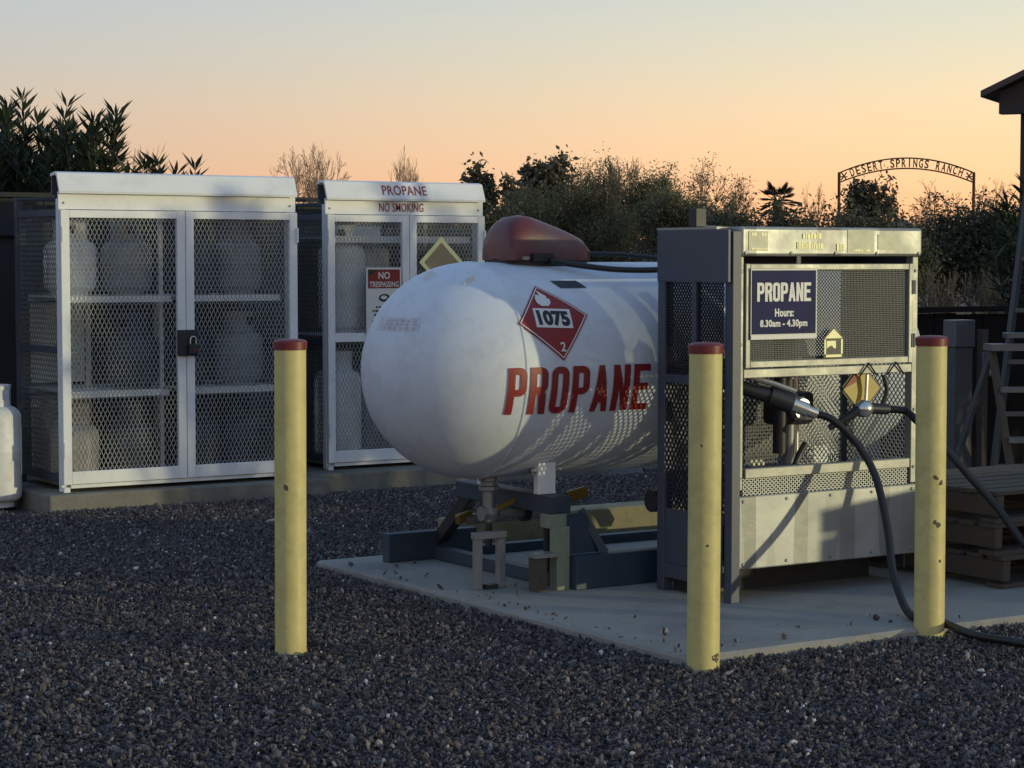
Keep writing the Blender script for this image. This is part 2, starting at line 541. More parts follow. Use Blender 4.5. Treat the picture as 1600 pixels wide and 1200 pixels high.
def block_word(word, m, parent, fn, height, wd, pitch, sw=.36, sh=.145, slant=0.0, cuts=0):
    for i, ch in enumerate(word):
        V, F_ = glyph(ch, sw, sh)
        bm = bmesh.new()
        vs = {}
        for f_ in F_:
            fv = []
            for k in f_:
                key = (round(V[k][0], 4), round(V[k][1], 4))
                if key not in vs:
                    vs[key] = bm.verts.new((V[k][0] * wd, V[k][1] * height, 0))
                fv.append(vs[key])
            try:
                bm.faces.new(fv)
            except ValueError:
                pass
        bmesh.ops.triangulate(bm, faces=bm.faces[:])
        for c_ in range(1, cuts):
            bmesh.ops.bisect_plane(bm, geom=bm.verts[:] + bm.edges[:] + bm.faces[:], plane_co=(0, height * c_ / cuts, 0), plane_no=(0, 1, 0))
        for c_ in range(1, 4 if cuts else 1):
            bmesh.ops.bisect_plane(bm, geom=bm.verts[:] + bm.edges[:] + bm.faces[:], plane_co=(wd * c_ / 4, 0, 0), plane_no=(1, 0, 0))
        off = wloc(parent)
        for v in bm.verts:
            v.co = Vector(fn(i * pitch + v.co.x + slant * v.co.y, v.co.y, 0)) - off
        me = bpy.data.meshes.new('letter')
        bm.to_mesh(me); bm.free()
        link('letter', me, m, parent)


def expanded(name, m, parent, org, us, vt, W, H, cw, ch, strand=.004, thick=.003):
    """expanded metal: tall diamonds, every strand a bar"""
    us = Vector(us); vt = Vector(vt); org = Vector(org)
    nx = max(1, round(W / cw)); ny = max(1, round(H / ch))
    cw = W / nx; ch = H / ny
    nrm = us.cross(vt)
    b = MB()
    hx, hy = cw / 2, ch / 2
    d1 = (us * hx + vt * hy); a1 = nrm.cross(d1).normalized() * strand / 2
    d2 = (us * -hx + vt * hy); a2 = nrm.cross(d2).normalized() * strand / 2
    c = nrm * thick / 2
    vs = []; fs = []
    for i in range(2 * nx):
        for j in range(2 * ny):
            x, y = i * hx, j * hy
            if (i + j) % 2 == 0:
                p = org + us * x + vt * y; q = p + d1; a = a1
            else:
                p = org + us * (x + hx) + vt * y; q = p + d2; a = a2
            k = len(vs)
            vs += [p - a - c, p + a - c, p + a + c, p - a + c, q - a - c, q + a - c, q + a + c, q - a + c]
            fs += [(k, k + 1, k + 5, k + 4), (k + 1, k + 2, k + 6, k + 5), (k + 2, k + 3, k + 7, k + 6), (k + 3, k, k + 4, k + 7)]
    b.v = [tuple(v) for v in vs]; b.f = fs
    return b.build(name, m, parent, kind='stuff')


def spline(pts, n=8):
    """Catmull-Rom through the points"""
    P = [Vector(p) for p in pts]
    P = [P[0] * 2 - P[1]] + P + [P[-1] * 2 - P[-2]]
    o = []
    for i in range(1, len(P) - 2):
        for k in range(n):
            t = k / n
            a, b_, c, d = P[i - 1], P[i], P[i + 1], P[i + 2]
            o.append(.5 * ((2 * b_) + (c - a) * t + (2 * a - 5 * b_ + 4 * c - d) * t * t + (3 * b_ - a - 3 * c + d) * t ** 3))
    o.append(P[-2])
    return o


def px(u, v, d):
    """real place that is d metres ahead along the view's heading (used to lay out far things)"""
    f0 = Vector((math.cos(TH), math.sin(TH), 0)); r = Vector((math.sin(TH), -math.cos(TH), 0)); uu = Vector((0, 0, 1))
    F = f0 * math.cos(PITCH) - uu * math.sin(PITCH); U = uu * math.cos(PITCH) + f0 * math.sin(PITCH)
    ray = F + r * ((u - 800) / 3300.0) + U * ((600 - v) / 3300.0)
    return Vector((0, 0, CAM_H)) + ray * (d / ray.dot(f0))


# ------------------------------------------------------------------ setting
PADZ = .04
PX0, PX1, PY0, PY1 = 4.50, 9.2, 5.93, 8.80
gb = MB()
S = 9000
gb.add([(-S, -S, -.022), (S, -S, -.022), (S, S, -.022), (-S, S, -.022)], [(0, 1, 2, 3)])
structure(gb.build('ground', GROUND))

bm = bmesh.new()
pv = []
n = 60
edge = []
for i in range(n):                                          # slightly uneven front edges
    edge.append((PX0 + rng.uniform(-.006, .006), PY1 - (PY1 - PY0) * i / n))
for i in range(n):
    edge.append((PX0 + (PX1 - PX0) * i / n, PY0 + rng.uniform(-.007, .007)))
edge += [(PX1, PY0), (PX1, PY1)]
pb = MB()
k = len(edge)
ins = []
cx, cy = (PX0 + PX1) / 2, (PY0 + PY1) / 2
for (x, y) in edge:
    ins.append((x + (.012 if x < cx else -.012), y + (.012 if y < cy else -.012)))
pb.v = [(x, y, -.05) for x, y in edge] + [(x, y, PADZ - .012) for x, y in edge] + [(x, y, PADZ) for x, y in ins]
for i in range(k):
    j = (i + 1) % k
    pb.f.append((i, j, k + j, k + i)); pb.f.append((k + i, k + j, 2 * k + j, 2 * k + i))
pb.f.append(tuple(range(2 * k, 3 * k)))
structure(pb.build('concrete_pad', 'concrete'))

# gravel: loose stones, one mass
gp = MB()
cell = .25
PLX0, PLX1, PLY0, PLY1 = 4.22, 8.3, 11.60, 12.6
for i in range(int(0 / cell), int(14 / cell)):
    for j in range(int(0 / cell), int(15 / cell)):
        x, y = i * cell, j * cell
        r_ = (x + .12) * math.sin(TH) - (y + .12) * math.cos(TH)
        f_ = (x + .12) * math.cos(TH) + (y + .12) * math.sin(TH)
        if f_ < 3.6 or f_ > 14.5 or abs(r_) > .38 * f_ + .8:
            continue
        x0, x1, y0, y1 = x, x + cell, y, y + cell
        if x1 > PX0 + .02 and x0 < PX1 and y1 > PY0 + .02 and y0 < PY1 - .02:
            # trim against the pad
            if x0 < PX0 and x1 > PX0:
                gp.add([(x0, y0, 0), (PX0, y0, 0), (PX0, y1, 0), (x0, y1, 0)], [(0, 1, 2, 3)])
            if y0 < PY0 and y1 > PY0:
                gp.add([(max(x0, PX0), y0, 0), (x1, y0, 0), (x1, PY0, 0), (max(x0, PX0), PY0, 0)], [(0, 1, 2, 3)])
            continue
        if x1 > PLX0 and x0 < PLX1 and y1 > PLY0 + .05 and y0 < PLY1:
            continue
        gp.add([(x0, y0, 0), (x1, y0, 0), (x1, y1, 0), (x0, y1, 0)], [(0, 1, 2, 3)])
stray = []
for i in range(150):                                         # stray stones kicked onto the pad
    e_ = rng.expovariate(9)
    if rng.random() < .5:
        stray.append((PX0 + .02 + e_, rng.uniform(PY0 + .02, PY1)))
    else:
        stray.append((rng.uniform(PX0 + .02, PX1), PY0 + .02 + e_))


def swell(x, y):
    # shallow wheel ruts and hollows in the loose gravel
    r1 = math.exp(-((y - 3.1 - .16 * x + .12 * math.sin(x * 1.3)) / .16) ** 2) + math.exp(-((y - 4.55 - .16 * x + .12 * math.sin(x * 1.3 + .3)) / .16) ** 2)
    edge_ = min(1, max(0, (PX0 - x) / .3)) if y > PY0 else min(1, max(0, (PY0 - y) / .3))
    return (.007 * math.sin(x * 2.1 + 1.3 * y) + .006 * math.sin(y * 3.3 - x * 1.1) - .014 * r1) * edge_ - .002


gp.v = [(x, y, swell(x, y)) for x, y, z in gp.v]
for x, y in stray:
    q = rng.uniform(.008, .016)
    gp.add([(x, y, PADZ), (x + q, y, PADZ), (x + q, y + q, PADZ), (x, y + q, PADZ)], [(0, 1, 2, 3)])
gr = gp.build('gravel', STONE)
tag(gr, 'loose dark grey gravel covering the yard', 'gravel')
gr['kind'] = 'stuff'
ng = bpy.data.node_groups.new('gravel_scatter', 'GeometryNodeTree')
ng.interface.new_socket('Geometry', in_out='INPUT', socket_type='NodeSocketGeometry')
ng.interface.new_socket('Geometry', in_out='OUTPUT', socket_type='NodeSocketGeometry')
gi = N(ng, 'NodeGroupInput'); go = N(ng, 'NodeGroupOutput')
dist = N(ng, 'GeometryNodeDistributePointsOnFaces')
dist.inputs['Density'].default_value = 6200
dist.inputs['Seed'].default_value = 5
ng.links.new(gi.outputs[0], dist.inputs['Mesh'])
gti = N(ng, 'GeometryNodeGeometryToInstance')
for q in range(5):
    ico = N(ng, 'GeometryNodeMeshIcoSphere')
    ico.inputs['Radius'].default_value = 1.0
    ico.inputs['Subdivisions'].default_value = 2 if q < 2 else 1
    pos = N(ng, 'GeometryNodeInputPosition')
    nz = N(ng, 'ShaderNodeTexNoise', noise_dimensions='4D')
    nz.inputs['W'].default_value = 3.7 * q
    nz.inputs['Scale'].default_value = .9
    ng.links.new(pos.outputs[0], nz.inputs['Vector'])
    sub = N(ng, 'ShaderNodeVectorMath', operation='SUBTRACT')
    sub.inputs[1].default_value = (.5, .5, .5)
    ng.links.new(nz.outputs['Color'], sub.inputs[0])
    scl = N(ng, 'ShaderNodeVectorMath', operation='SCALE')
    scl.inputs['Scale'].default_value = 2.2
    ng.links.new(sub.outputs[0], scl.inputs[0])
    sp_ = N(ng, 'GeometryNodeSetPosition')
    ng.links.new(ico.outputs['Mesh'], sp_.inputs['Geometry'])
    ng.links.new(scl.outputs[0], sp_.inputs['Offset'])
    sm = N(ng, 'GeometryNodeSetMaterial')
    sm.inputs['Material'].default_value = STONE
    ng.links.new(sp_.outputs[0], sm.inputs['Geometry'])
    ng.links.new(sm.outputs[0], gti.inputs[0])
rs = N(ng, 'FunctionNodeRandomValue', data_type='FLOAT_VECTOR')
rs.inputs[0].default_value = (.0040, .0030, .0020); rs.inputs[1].default_value = (.0120, .0076, .0058)
rsz = N(ng, 'FunctionNodeRandomValue', data_type='FLOAT')
rsz.inputs[2].default_value = .0; rsz.inputs[3].default_value = 1.0; rsz.inputs['Seed'].default_value = 17
pw = N(ng, 'ShaderNodeMath', operation='POWER'); pw.inputs[1].default_value = 4.0
ng.links.new(rsz.outputs[1], pw.inputs[0])
ma = N(ng, 'ShaderNodeMath', operation='MULTIPLY_ADD'); ma.inputs[1].default_value = 1.15; ma.inputs[2].default_value = .72
ng.links.new(pw.outputs[0], ma.inputs[0])
rsv = N(ng, 'ShaderNodeVectorMath', operation='SCALE')
ng.links.new(rs.outputs[0], rsv.inputs[0]); ng.links.new(ma.outputs[0], rsv.inputs['Scale'])
rr = N(ng, 'FunctionNodeRandomValue', data_type='FLOAT_VECTOR')
rr.inputs[0].default_value = (0, 0, 0); rr.inputs[1].default_value = (6.28, 6.28, 6.28)
rr.inputs['Seed'].default_value = 3
iop = N(ng, 'GeometryNodeInstanceOnPoints')
iop.inputs['Pick Instance'].default_value = True
ng.links.new(dist.outputs['Points'], iop.inputs['Points'])
ng.links.new(gti.outputs[0], iop.inputs['Instance'])
ng.links.new(rr.outputs[0], iop.inputs['Rotation'])
ng.links.new(rsv.outputs[0], iop.inputs['Scale'])
rz = N(ng, 'FunctionNodeRandomValue', data_type='FLOAT_VECTOR')
rz.inputs[0].default_value = (0, 0, -.002); rz.inputs[1].default_value = (0, 0, .016)
rz.inputs['Seed'].default_value = 9
tr = N(ng, 'GeometryNodeTranslateInstances')
tr.inputs['Local Space'].default_value = False
ng.links.new(iop.outputs[0], tr.inputs[0])
ng.links.new(rz.outputs[0], tr.inputs['Translation'])
ng.links.new(tr.outputs[0], go.inputs[0])
md = gr.modifiers.new('gravel', 'NODES')
md.node_group = ng

# far hills
hb = MB()
hp = []
for i in range(121):
    u = -900 + i * 30
    v = 392 - 14 * math.sin(i * .31 + 1.0) ** 2 - 9 * math.sin(i * .83) ** 2
    if 1340 < u < 1520:
        v = min(v, 404 - 62 * math.exp(-((u - 1412) / 52.0) ** 2) - 10 * math.exp(-((u - 1370) / 30.0) ** 2))
    p = px(u, v, 4000); q = px(u, 405, 3400); e = px(u, 405, 4900)
    hp.append(((q.x, q.y, -2), (p.x, p.y, p.z), (e.x, e.y, -2)))
for a in hp:
    hb.v += a
for i in range(120):
    a = i * 3
    hb.f += [(a, a + 3, a + 4, a + 1), (a + 1, a + 4, a + 5, a + 2)]
structure(hb.build('hills', 'hill', smooth='all'))

# low earth bank beyond the yard, before the hedge
bb = MB()
for i in range(31):
    u = 1200 + i * 30
    z = .22 + .12 * math.sin(i * .9) + .06 * math.sin(i * 2.3)
    a = px(u, 405, 54); b_ = px(u, 405, 58); c_ = px(u, 405, 66)
    bb.v += [(a.x, a.y, -.05), (b_.x, b_.y, z), (c_.x, c_.y, -.05)]
for i in range(30):
    a = i * 3
    bb.f += [(a, a + 3, a + 4, a + 1), (a + 1, a + 4, a + 5, a + 2)]
structure(bb.build('earth_bank', 'bank', smooth='all'))

# plinth under the cages: two lengths butted together
for x0, x1, lab in ((PLX0, 6.03, 'left length of the stained concrete kerb under the wider cage'),
                    (6.034, PLX1, 'right length of the stained concrete kerb under the lettered cage')):
    b = MB()
    b.box(x0, x1, PLY0 + (0 if x0 < 5 else .25), PLY1 + .1, -.04, .095)
    tag(b.build('concrete_kerb', 'plinth', bevel=.012), lab, 'kerb', 'concrete kerbs under the cages')

# ------------------------------------------------------------------ bollards
BH = 1.155
for (x, y, lab, chips) in (
        (3.44, 6.94, 'yellow bollard with dark red cap standing in the gravel before the white cage', [(-.3, .62, .012)]),
        (4.535, 5.885, 'yellow bollard with dark red cap at the near corner of the concrete pad', [(.9, .05, .018), (.2, .45, .006), (-.2, .8, .005)]),
        (5.665, 5.935, 'chipped yellow bollard with dark red cap right of the dispenser with hoses behind', [(.35, .62, .011), (.75, .60, .010), (.6, .44, .012), (.3, .45, .008), (.7, .3, .006)])):
    t = thing('bollard', lab, 'bollard', (x, y, 0), 'yellow bollards guarding the tank')
    t.rotation_euler = (rng.uniform(-.004, .004), rng.uniform(-.004, .004), 0)
    r = .058
    b = MB(); b.lathe([(r, -.05), (r, BH - .035)], 40, (x, y, 0)); b.build('post', 'yellow', t, smooth='all')
    b = MB(); b.lathe([(r + .003, BH - .034), (r + .004, BH - .006), (r - .002, BH), (.04, BH + .004), (0.0005, BH + .006)], 40, (x, y, 0))
    b.build('cap', 'redcap', t, smooth=True)
    base = math.atan2(-y, -x)
    for a, z, s in chips:                                    # flakes of missing paint
        b = MB()
        vs = [Vector((x + (r + .0006) * math.cos(base + a), y + (r + .0006) * math.sin(base + a), z))]
        for q in range(9):
            an = 2 * PI * q / 9; rr_ = s * rng.uniform(.6, 1.2)
            aa = base + a + rr_ * math.cos(an) / r
            vs.append(Vector((x + (r + .0006) * math.cos(aa), y + (r + .0006) * math.sin(aa), z + rr_ * math.sin(an) * 1.1)))
        b.add(vs, [(0, 1 + q, 1 + (q + 1) % 9) for q in range(9)])
        b.build('paint_chip', 'chip', t)

# ------------------------------------------------------------------ gas cylinders
_cyl = {}


def cylinder(x, y, z, kind, m, label, group, rot=None):
    r, h = {'small': (.152, .36), 'mid': (.152, .47), 'tall': (.155, .62), 'big': (.19, 1.05)}[kind]
    if (kind, m) not in _cyl:
        b = MB()
        prof = [(r * .70, .030), (r * .90, .038), (r * .985, .058), (r, .085)]
        prof += [(r + .0015, h * .52), (r + .003, h * .53), (r + .0015, h * .54)]
        hh = h - .02
        for q in range(7):
            an = q / 6 * PI / 2
            prof.append((.03 + (r - .03) * math.cos(an) ** .8 if q < 6 else .03, hh - .075 + .075 * math.sin(an)))
        b.lathe(prof, 28)
        body = b.mesh('body')
        b = MB(); b.lathe([(r * .72, 0), (r * .72, .045), (r * .69, .045), (r * .69, 0), (r * .72, 0)], 24)
        foot = b.mesh('foot_ring')
        b = MB()
        ch = .115
        cr = r * .62
        for a0, a1 in ((.35, PI - .35), (PI + .35, 2 * PI - .35)):
            b.lathe([(cr, hh - .03), (cr, hh + ch - .012), (cr + .006, hh + ch), (cr - .004, hh + ch), (cr - .004, hh - .03)], 12, a0=a0, a1=a1)
        b.lathe([(cr, hh - .03), (cr, hh + .03), (cr - .004, hh + .03), (cr - .004, hh - .03)], 24)
        b.lathe([(cr, hh + ch - .03), (cr + .004, hh + ch - .015), (cr, hh + ch - .002), (cr - .006, hh + ch - .015), (cr, hh + ch - .03)], 24)
        collar = b.mesh('collar')
        b = MB()
        b.lathe([(.018, hh - .01), (.018, hh + .05), (.001, hh + .05)], 10)
        b.tube([(0, 0, hh + .03), (cr * .55, 0, hh + .03)], .013, 8)
        b.lathe([(.028, hh + .052), (.03, hh + .06), (.028, hh + .072), (.001, hh + .074)], 10)
        valve = b.mesh('valve')
        for me, mm in ((body, m), (foot, m), (collar, m), (valve, 'brass')):
            me.materials.append(M[mm])
            for p in me.polygons:
                p.use_smooth = True
            me.set_sharp_from_angle(angle=math.radians(45))
        _cyl[(kind, m)] = (body, foot, collar, valve)
    t = thing('propane_cylinder', label, 'gas cylinder', (x, y, z), group)
    t.rotation_euler.z = rng.uniform(0, 6.28) if rot is None else rot
    for me in _cyl[(kind, m)]:
        o = bpy.data.objects.new(me.name.split('.')[0], me)
        COL.objects.link(o); o.parent = t
    return t


# ------------------------------------------------------------------ cages
def cage(name, label, x0, x1, y0, depth, split, mid_rail, lettered):
    t = thing(name, label, 'gas cage', ((x0 + x1) / 2, y0, .095), 'white mesh cylinder cages')
    y1 = y0 + depth
    st = .052
    zt, zb = 1.735, .142
    # corner posts: white in front, dark at the back
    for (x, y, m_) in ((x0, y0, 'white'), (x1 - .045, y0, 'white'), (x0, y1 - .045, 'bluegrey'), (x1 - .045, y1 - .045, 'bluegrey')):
        b = MB(); b.box(x, x + .045, y + .012, y + .057, .098, 1.80)
        b.build('corner_post', m_, t, bevel=.003)
    # bottom sill with a bright lip, floor, roof
    b = MB(); b.box(x0 + .047, x1 - .047, y0 - .012, y0 + .05, .118, .140); b.build('sill', 'white', t, bevel=.003)
    b = MB(); b.box(x0 + .046, x1 - .046, y0 + .06, y1 - .002, .120, .138); b.build('floor_plate', 'galv', t)
    # header band and overhanging sloped hood
    b = MB(); b.box(x0 - .006, x1 + .002, y0 - .004, y0 + .010, 1.738, 1.84); b.build('header', 'white', t, bevel=.002)
    hd = MB()
    a0, a1 = x0 - .014, x1 - .005
    prof = [(y0 - .045, 1.828), (y0 - .048, 1.842), (y0 - .006, 1.946), (y0 + .03, 1.955), (y0 + .10, 1.945), (y0 + .10, 1.928),
            (y0 + .03, 1.938), (y0 + .004, 1.93), (y0 - .034, 1.835)]
    k = len(prof)
    hd.v = [(a0, p[0], p[1]) for p in prof] + [(a1, p[0], p[1]) for p in prof]
    for i in range(k):
        j = (i + 1) % k
        hd.f.append((i, j, k + j, k + i))
    hd.f += [tuple(range(k)), tuple(reversed(range(k, 2 * k)))]
    hood = hd.build('hood', 'white', t)
    for ya in (y0 + .062, y1 - .02):
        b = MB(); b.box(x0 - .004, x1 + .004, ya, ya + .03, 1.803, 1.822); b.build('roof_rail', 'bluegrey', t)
    expanded('roof_mesh', 'fineMesh', t, (x0, y0 + .09, 1.812), (1, 0, 0), (0, 1, 0), x1 - x0, depth - .11, .03, .06, .004, .003)  # roof shaped as open mesh so skylight brightens the inside
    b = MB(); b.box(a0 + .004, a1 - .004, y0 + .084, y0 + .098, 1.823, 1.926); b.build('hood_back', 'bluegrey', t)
    for bx in (a0 + .04, a1 - .03):                          # bolts of the header
        b = MB(); b.lathe([(.007, 0), (.006, -.006), (.0005, -.007)], 8, (bx, y0 - .0045, 1.775), 'Y'); b.build('bolt', 'steel', t)
    # doors
    for (d0, d1, raised) in ((x0, split - .002, 0), (split + .002, x1 + .004, .006)):
        b = MB()
        yf0, yf1 = y0 - .026, y0 + .004
        b.box(d0, d0 + st, yf0, yf1, zb, zt)
        b.box(d1 - st, d1, yf0, yf1, zb, zt)
        b.box(d0 + st, d1 - st, yf0 + .001, yf1 - .001, zt - .046, zt - .001)
        b.box(d0 + st, d1 - st, yf0 + .001, yf1 - .001, zb + .001, zb + .075)
        if mid_rail:
            b.box(d0 + st, d1 - st, yf0 + .002, yf1 - .002, .918, .975)
        door = b.build('door', 'white', t, bevel=.003)
        if mid_rail:
            expanded('door_mesh', 'whitemesh', door, (d0 + st, y0 - .004, .975), (1, 0, 0), (0, 0, 1), d1 - d0 - 2 * st, zt - .046 - .975, .0265, .054, .0032, .003)
            expanded('door_mesh', 'whitemesh', door, (d0 + st, y0 - .004, zb + .075), (1, 0, 0), (0, 0, 1), d1 - d0 - 2 * st, .918 - zb - .075, .0265, .054, .0032, .003)
        else:
            expanded('door_mesh', 'whitemesh', door, (d0 + st, y0 - .004, zb + .075), (1, 0, 0), (0, 0, 1), d1 - d0 - 2 * st, zt - .046 - zb - .075, .0265, .054, .0032, .003)
        hx = d0 + .004 if d0 == x0 else d1 - .004
        for hz in (.30, 1.55):
            b = MB(); b.tube([(hx, y0 - .034, hz), (hx, y0 - .034, hz + .09)], .008, 8); b.build('hinge', 'white', door)
    # sides: frame rails and mesh
    for sx, face in ((x0 - .002, -1), (x1 - .03, 1)):
        for z0_ in (.15, .90, 1.70):
            b = MB(); b.box(sx + .004, sx + .028, y0 + .058, y1 - .046, z0_, z0_ + .04)
            sp = b.build('side_rail', 'bluegrey', t)
        expanded('side_mesh', 'fineMesh', sp, (sx + .014, y0 + .058, .19), (0, 1, 0), (0, 0, 1), depth - .104, .71, .03, .06, .004, .003)
        expanded('side_mesh', 'fineMesh', sp, (sx + .014, y0 + .058, .94), (0, 1, 0), (0, 0, 1), depth - .104, .76, .03, .06, .004, .003)
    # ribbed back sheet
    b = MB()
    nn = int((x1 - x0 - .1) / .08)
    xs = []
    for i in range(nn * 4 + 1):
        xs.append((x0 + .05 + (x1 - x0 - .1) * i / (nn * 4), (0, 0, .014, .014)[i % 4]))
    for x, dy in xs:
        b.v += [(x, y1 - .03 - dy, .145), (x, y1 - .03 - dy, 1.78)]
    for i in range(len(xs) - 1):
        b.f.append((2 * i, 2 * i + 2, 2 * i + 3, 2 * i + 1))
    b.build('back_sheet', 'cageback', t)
    return t, hood


C1 = dict(x0=4.335, x1=5.845, y0=11.70, depth=.76)
cg1, hood1 = cage('cylinder_cage', 'wide white mesh gas cage with padlocked double doors left of the tank', 4.335, 5.845, 11.70, .76, 5.109, False, False)
for (a, b0, z) in ((4.395, 5.055, 1.23), (5.13, 5.775, 1.23), (4.395, 5.035, .672), (5.13, 5.775, .672)):
    b = MB()
    b.box(a, b0, 11.775, 12.40, z - .006, z)
    b.box(a, b0, 11.765, 11.7745, z - .034, z + .004)
    b.box(a, b0, 12.4005, 12.41, z - .034, z + .004)
    b.build('shelf', 'white', cg1)
b = MB(); b.box(5.075, 5.10, 12.0, 12.025, .14, 1.78); b.build('centre_post', 'white', cg1)
b = MB(); b.box(4.40, 4.735, 12.37, 12.395, .70, 1.185); b.build('sunlit_back_patch', 'inner', cg1)  # pale patch stands in for sunlight falling on the back wall
b = MB(); b.box(4.745, 4.775, 12.36, 12.39, .15, 1.185); b.build('lit_back_strip', 'inner', cg1)  # pale strips paint in the lit edges of the back
b = MB(); b.box(5.20, 5.235, 12.36, 12.39, .15, 1.185); b.build('lit_back_strip', 'inner', cg1)
b = MB(); b.box(4.40, 4.735, 12.37, 12.395, .18, .62); b.build('sunlit_back_patch', 'inner', cg1)
# lock box on the doors
lk = thing('padlock', 'dark padlock and hasp plate joining the wide cage doors', 'padlock', (5.11, 11.66, .88))
b = MB(); b.box(5.045, 5.175, 11.650, 11.672, .875, 1.03); b.build('hasp_plate', 'darkmetal', lk, bevel=.006)
b = MB(); b.box(5.105, 5.165, 11.622, 11.649, .885, .945); b.build('lock_body', 'darkmetal', lk, bevel=.006)
b = MB()
b.tube([(5.117, 11.636, .945)] + [(5.135 - .018 * math.cos(a * PI / 8), 11.636, .97 + .02 * math.sin(a * PI / 8)) for a in range(9)] + [(5.153, 11.636, .945)], .005, 8)
b.build('shackle', 'silver', lk)
b = MB(); b.lathe([(.011, 0), (.011, -.003), (.0005, -.003)], 12, (5.14, 11.6215, .915), 'Y'); b.build('keyway', 'redcap', lk)

cg2, hood2 = cage('cylinder_cage', 'narrower white mesh gas cage with red lettering on its hood behind the tank', 6.24, 7.412, 12.05, .76, 6.84, True, True)
b = MB(); b.box(6.30, 7.36, 12.13, 12.76, .952, .958); b.box(6.30, 7.36, 12.12, 12.1295, .925, .962); b.build('shelf', 'white', cg2)
b = MB(); b.box(6.30, 7.36, 12.13, 12.76, 1.585, 1.591); b.box(6.30, 7.36, 12.12, 12.1295, 1.555, 1.60); b.build('shelf', 'white', cg2)
Y2 = 12.05


def hoodmap(x_, z_):
    # on the sloping lip of the hood
    def fn(s, t_, d):
        z = z_ + t_
        y = Y2 - .048 + (z - 1.842) / .104 * .042
        return (x_ + s, y - .0015 - d, z)
    return fn


text('lettering', 'PROPANE', 'redtext', hood2, hoodmap(6.635, 1.865), .33, .062, .001, .012, 1.06)
text('lettering', 'NO SMOKING', 'redtext', cg2, lambda s, t_, d: (6.625 + s, Y2 - .0065 - d, 1.758 + t_), .33, .056, .001, .004, 1.05)
# small caster bracket under the lettered cage's corner
for cgx in (6.242, 7.36, 4.34, 5.795):
    y_ = 12.07 if cgx in (6.242, 7.36) else 11.72
    b = MB(); b.box(cgx + .004, cgx + .040, y_ - .028, y_ - .009, .096, .125)
    b.build('foot', 'white', cg2 if y_ > 12 else cg1)

# no trespassing sign on the lettered cage
sg = thing('warning_sign', 'white no trespassing sign with red head wired to the cage door', 'sign', (6.64, 12.02, .97))
yS = 12.05 - .032
b = MB(); b.box(6.512, 6.772, yS - .003, yS, .955, 1.396); b.build('board', 'print_white', sg)
b = MB(); b.box(6.524, 6.760, yS - .0048, yS - .0032, 1.262, 1.384); b.build('red_panel', 'red', sg)
b = MB(); b.add([(6.526, yS - .0062, 1.382), (6.526, yS - .0062, 1.335), (6.60, yS - .0062, 1.382)], [(0, 1, 2)]); b.build('black_corner', 'print_black', sg)
text('lettering', 'NO', 'print_white', sg, lambda s, t_, d: (6.60 + s, yS - .0062 - d, 1.322 + t_), .085, .046, .0006, .02)
text('lettering', 'TRESPASSING', 'print_white', sg, lambda s, t_, d: (6.534 + s, yS - .0062 - d, 1.27 + t_), .216, .036, .0006, .015)
b = MB()
for q in range(14):                                          # eye mark
    a = 2 * PI * q / 14
    b.v.append((6.645 + .042 * math.cos(a), yS - .0045, 1.20 + .026 * math.sin(a)))
b.f.append(tuple(range(14)))
b.build('eye_mark', 'print_black', sg)
b = MB()
for q in range(12):
    a = 2 * PI * q / 12
    b.v.append((6.640 + .024 * math.cos(a), yS - .0058, 1.203 + .013 * math.sin(a)))
b.f.append(tuple(range(12)))
b.build('eye_white', 'print_white', sg)
for i, (wd, z) in enumerate(((.12, 1.135), (.17, 1.11), (.15, 1.085), (.18, 1.045), (.14, 1.02))):
    b = MB()
    x = 6.642 - wd / 2
    while x < 6.642 + wd / 2 - .008:
        l = rng.uniform(.012, .03)
        b.add([(x, yS - .0045, z), (min(x + l, 6.642 + wd / 2), yS - .0045, z), (min(x + l, 6.642 + wd / 2), yS - .0045, z + .012), (x, yS - .0045, z + .012)], [(0, 1, 2, 3)])
        x += l + .006
    b.build('small_print', 'print_black' if i < 4 else 'red', sg)

# diamond placard on the right door of the lettered cage
dg = thing('hazard_placard', 'yellow edged diamond placard on the lettered cage above the tank', 'placard', (7.075, 12.02, 1.25))
cxd, czd, hd_ = 7.075, 1.43, .168
yD = 12.05 - .034


def diamond(b, cx_, cz_, r_, y_):
    b.add([(cx_ - r_, y_, cz_), (cx_, y_, cz_ - r_), (cx_ + r_, y_, cz_), (cx_, y_, cz_ + r_)], [(0, 1, 2, 3)])


b = MB()
k = [(cxd - hd_, czd), (cxd, czd - hd_), (cxd + hd_, czd), (cxd, czd + hd_)]
b.v = [(p[0], yD, p[1]) for p in k] + [(p[0], yD + .004, p[1]) for p in k]
b.f = [(0, 1, 2, 3), (7, 6, 5, 4)] + [(i, 4 + i, 4 + (i + 1) % 4, (i + 1) % 4) for i in range(4)]
b.build('plate', 'placard_yellow', dg)
b = MB(); diamond(b, cxd, czd, .130, yD - .0015); b.build('face', 'placard_face', dg)

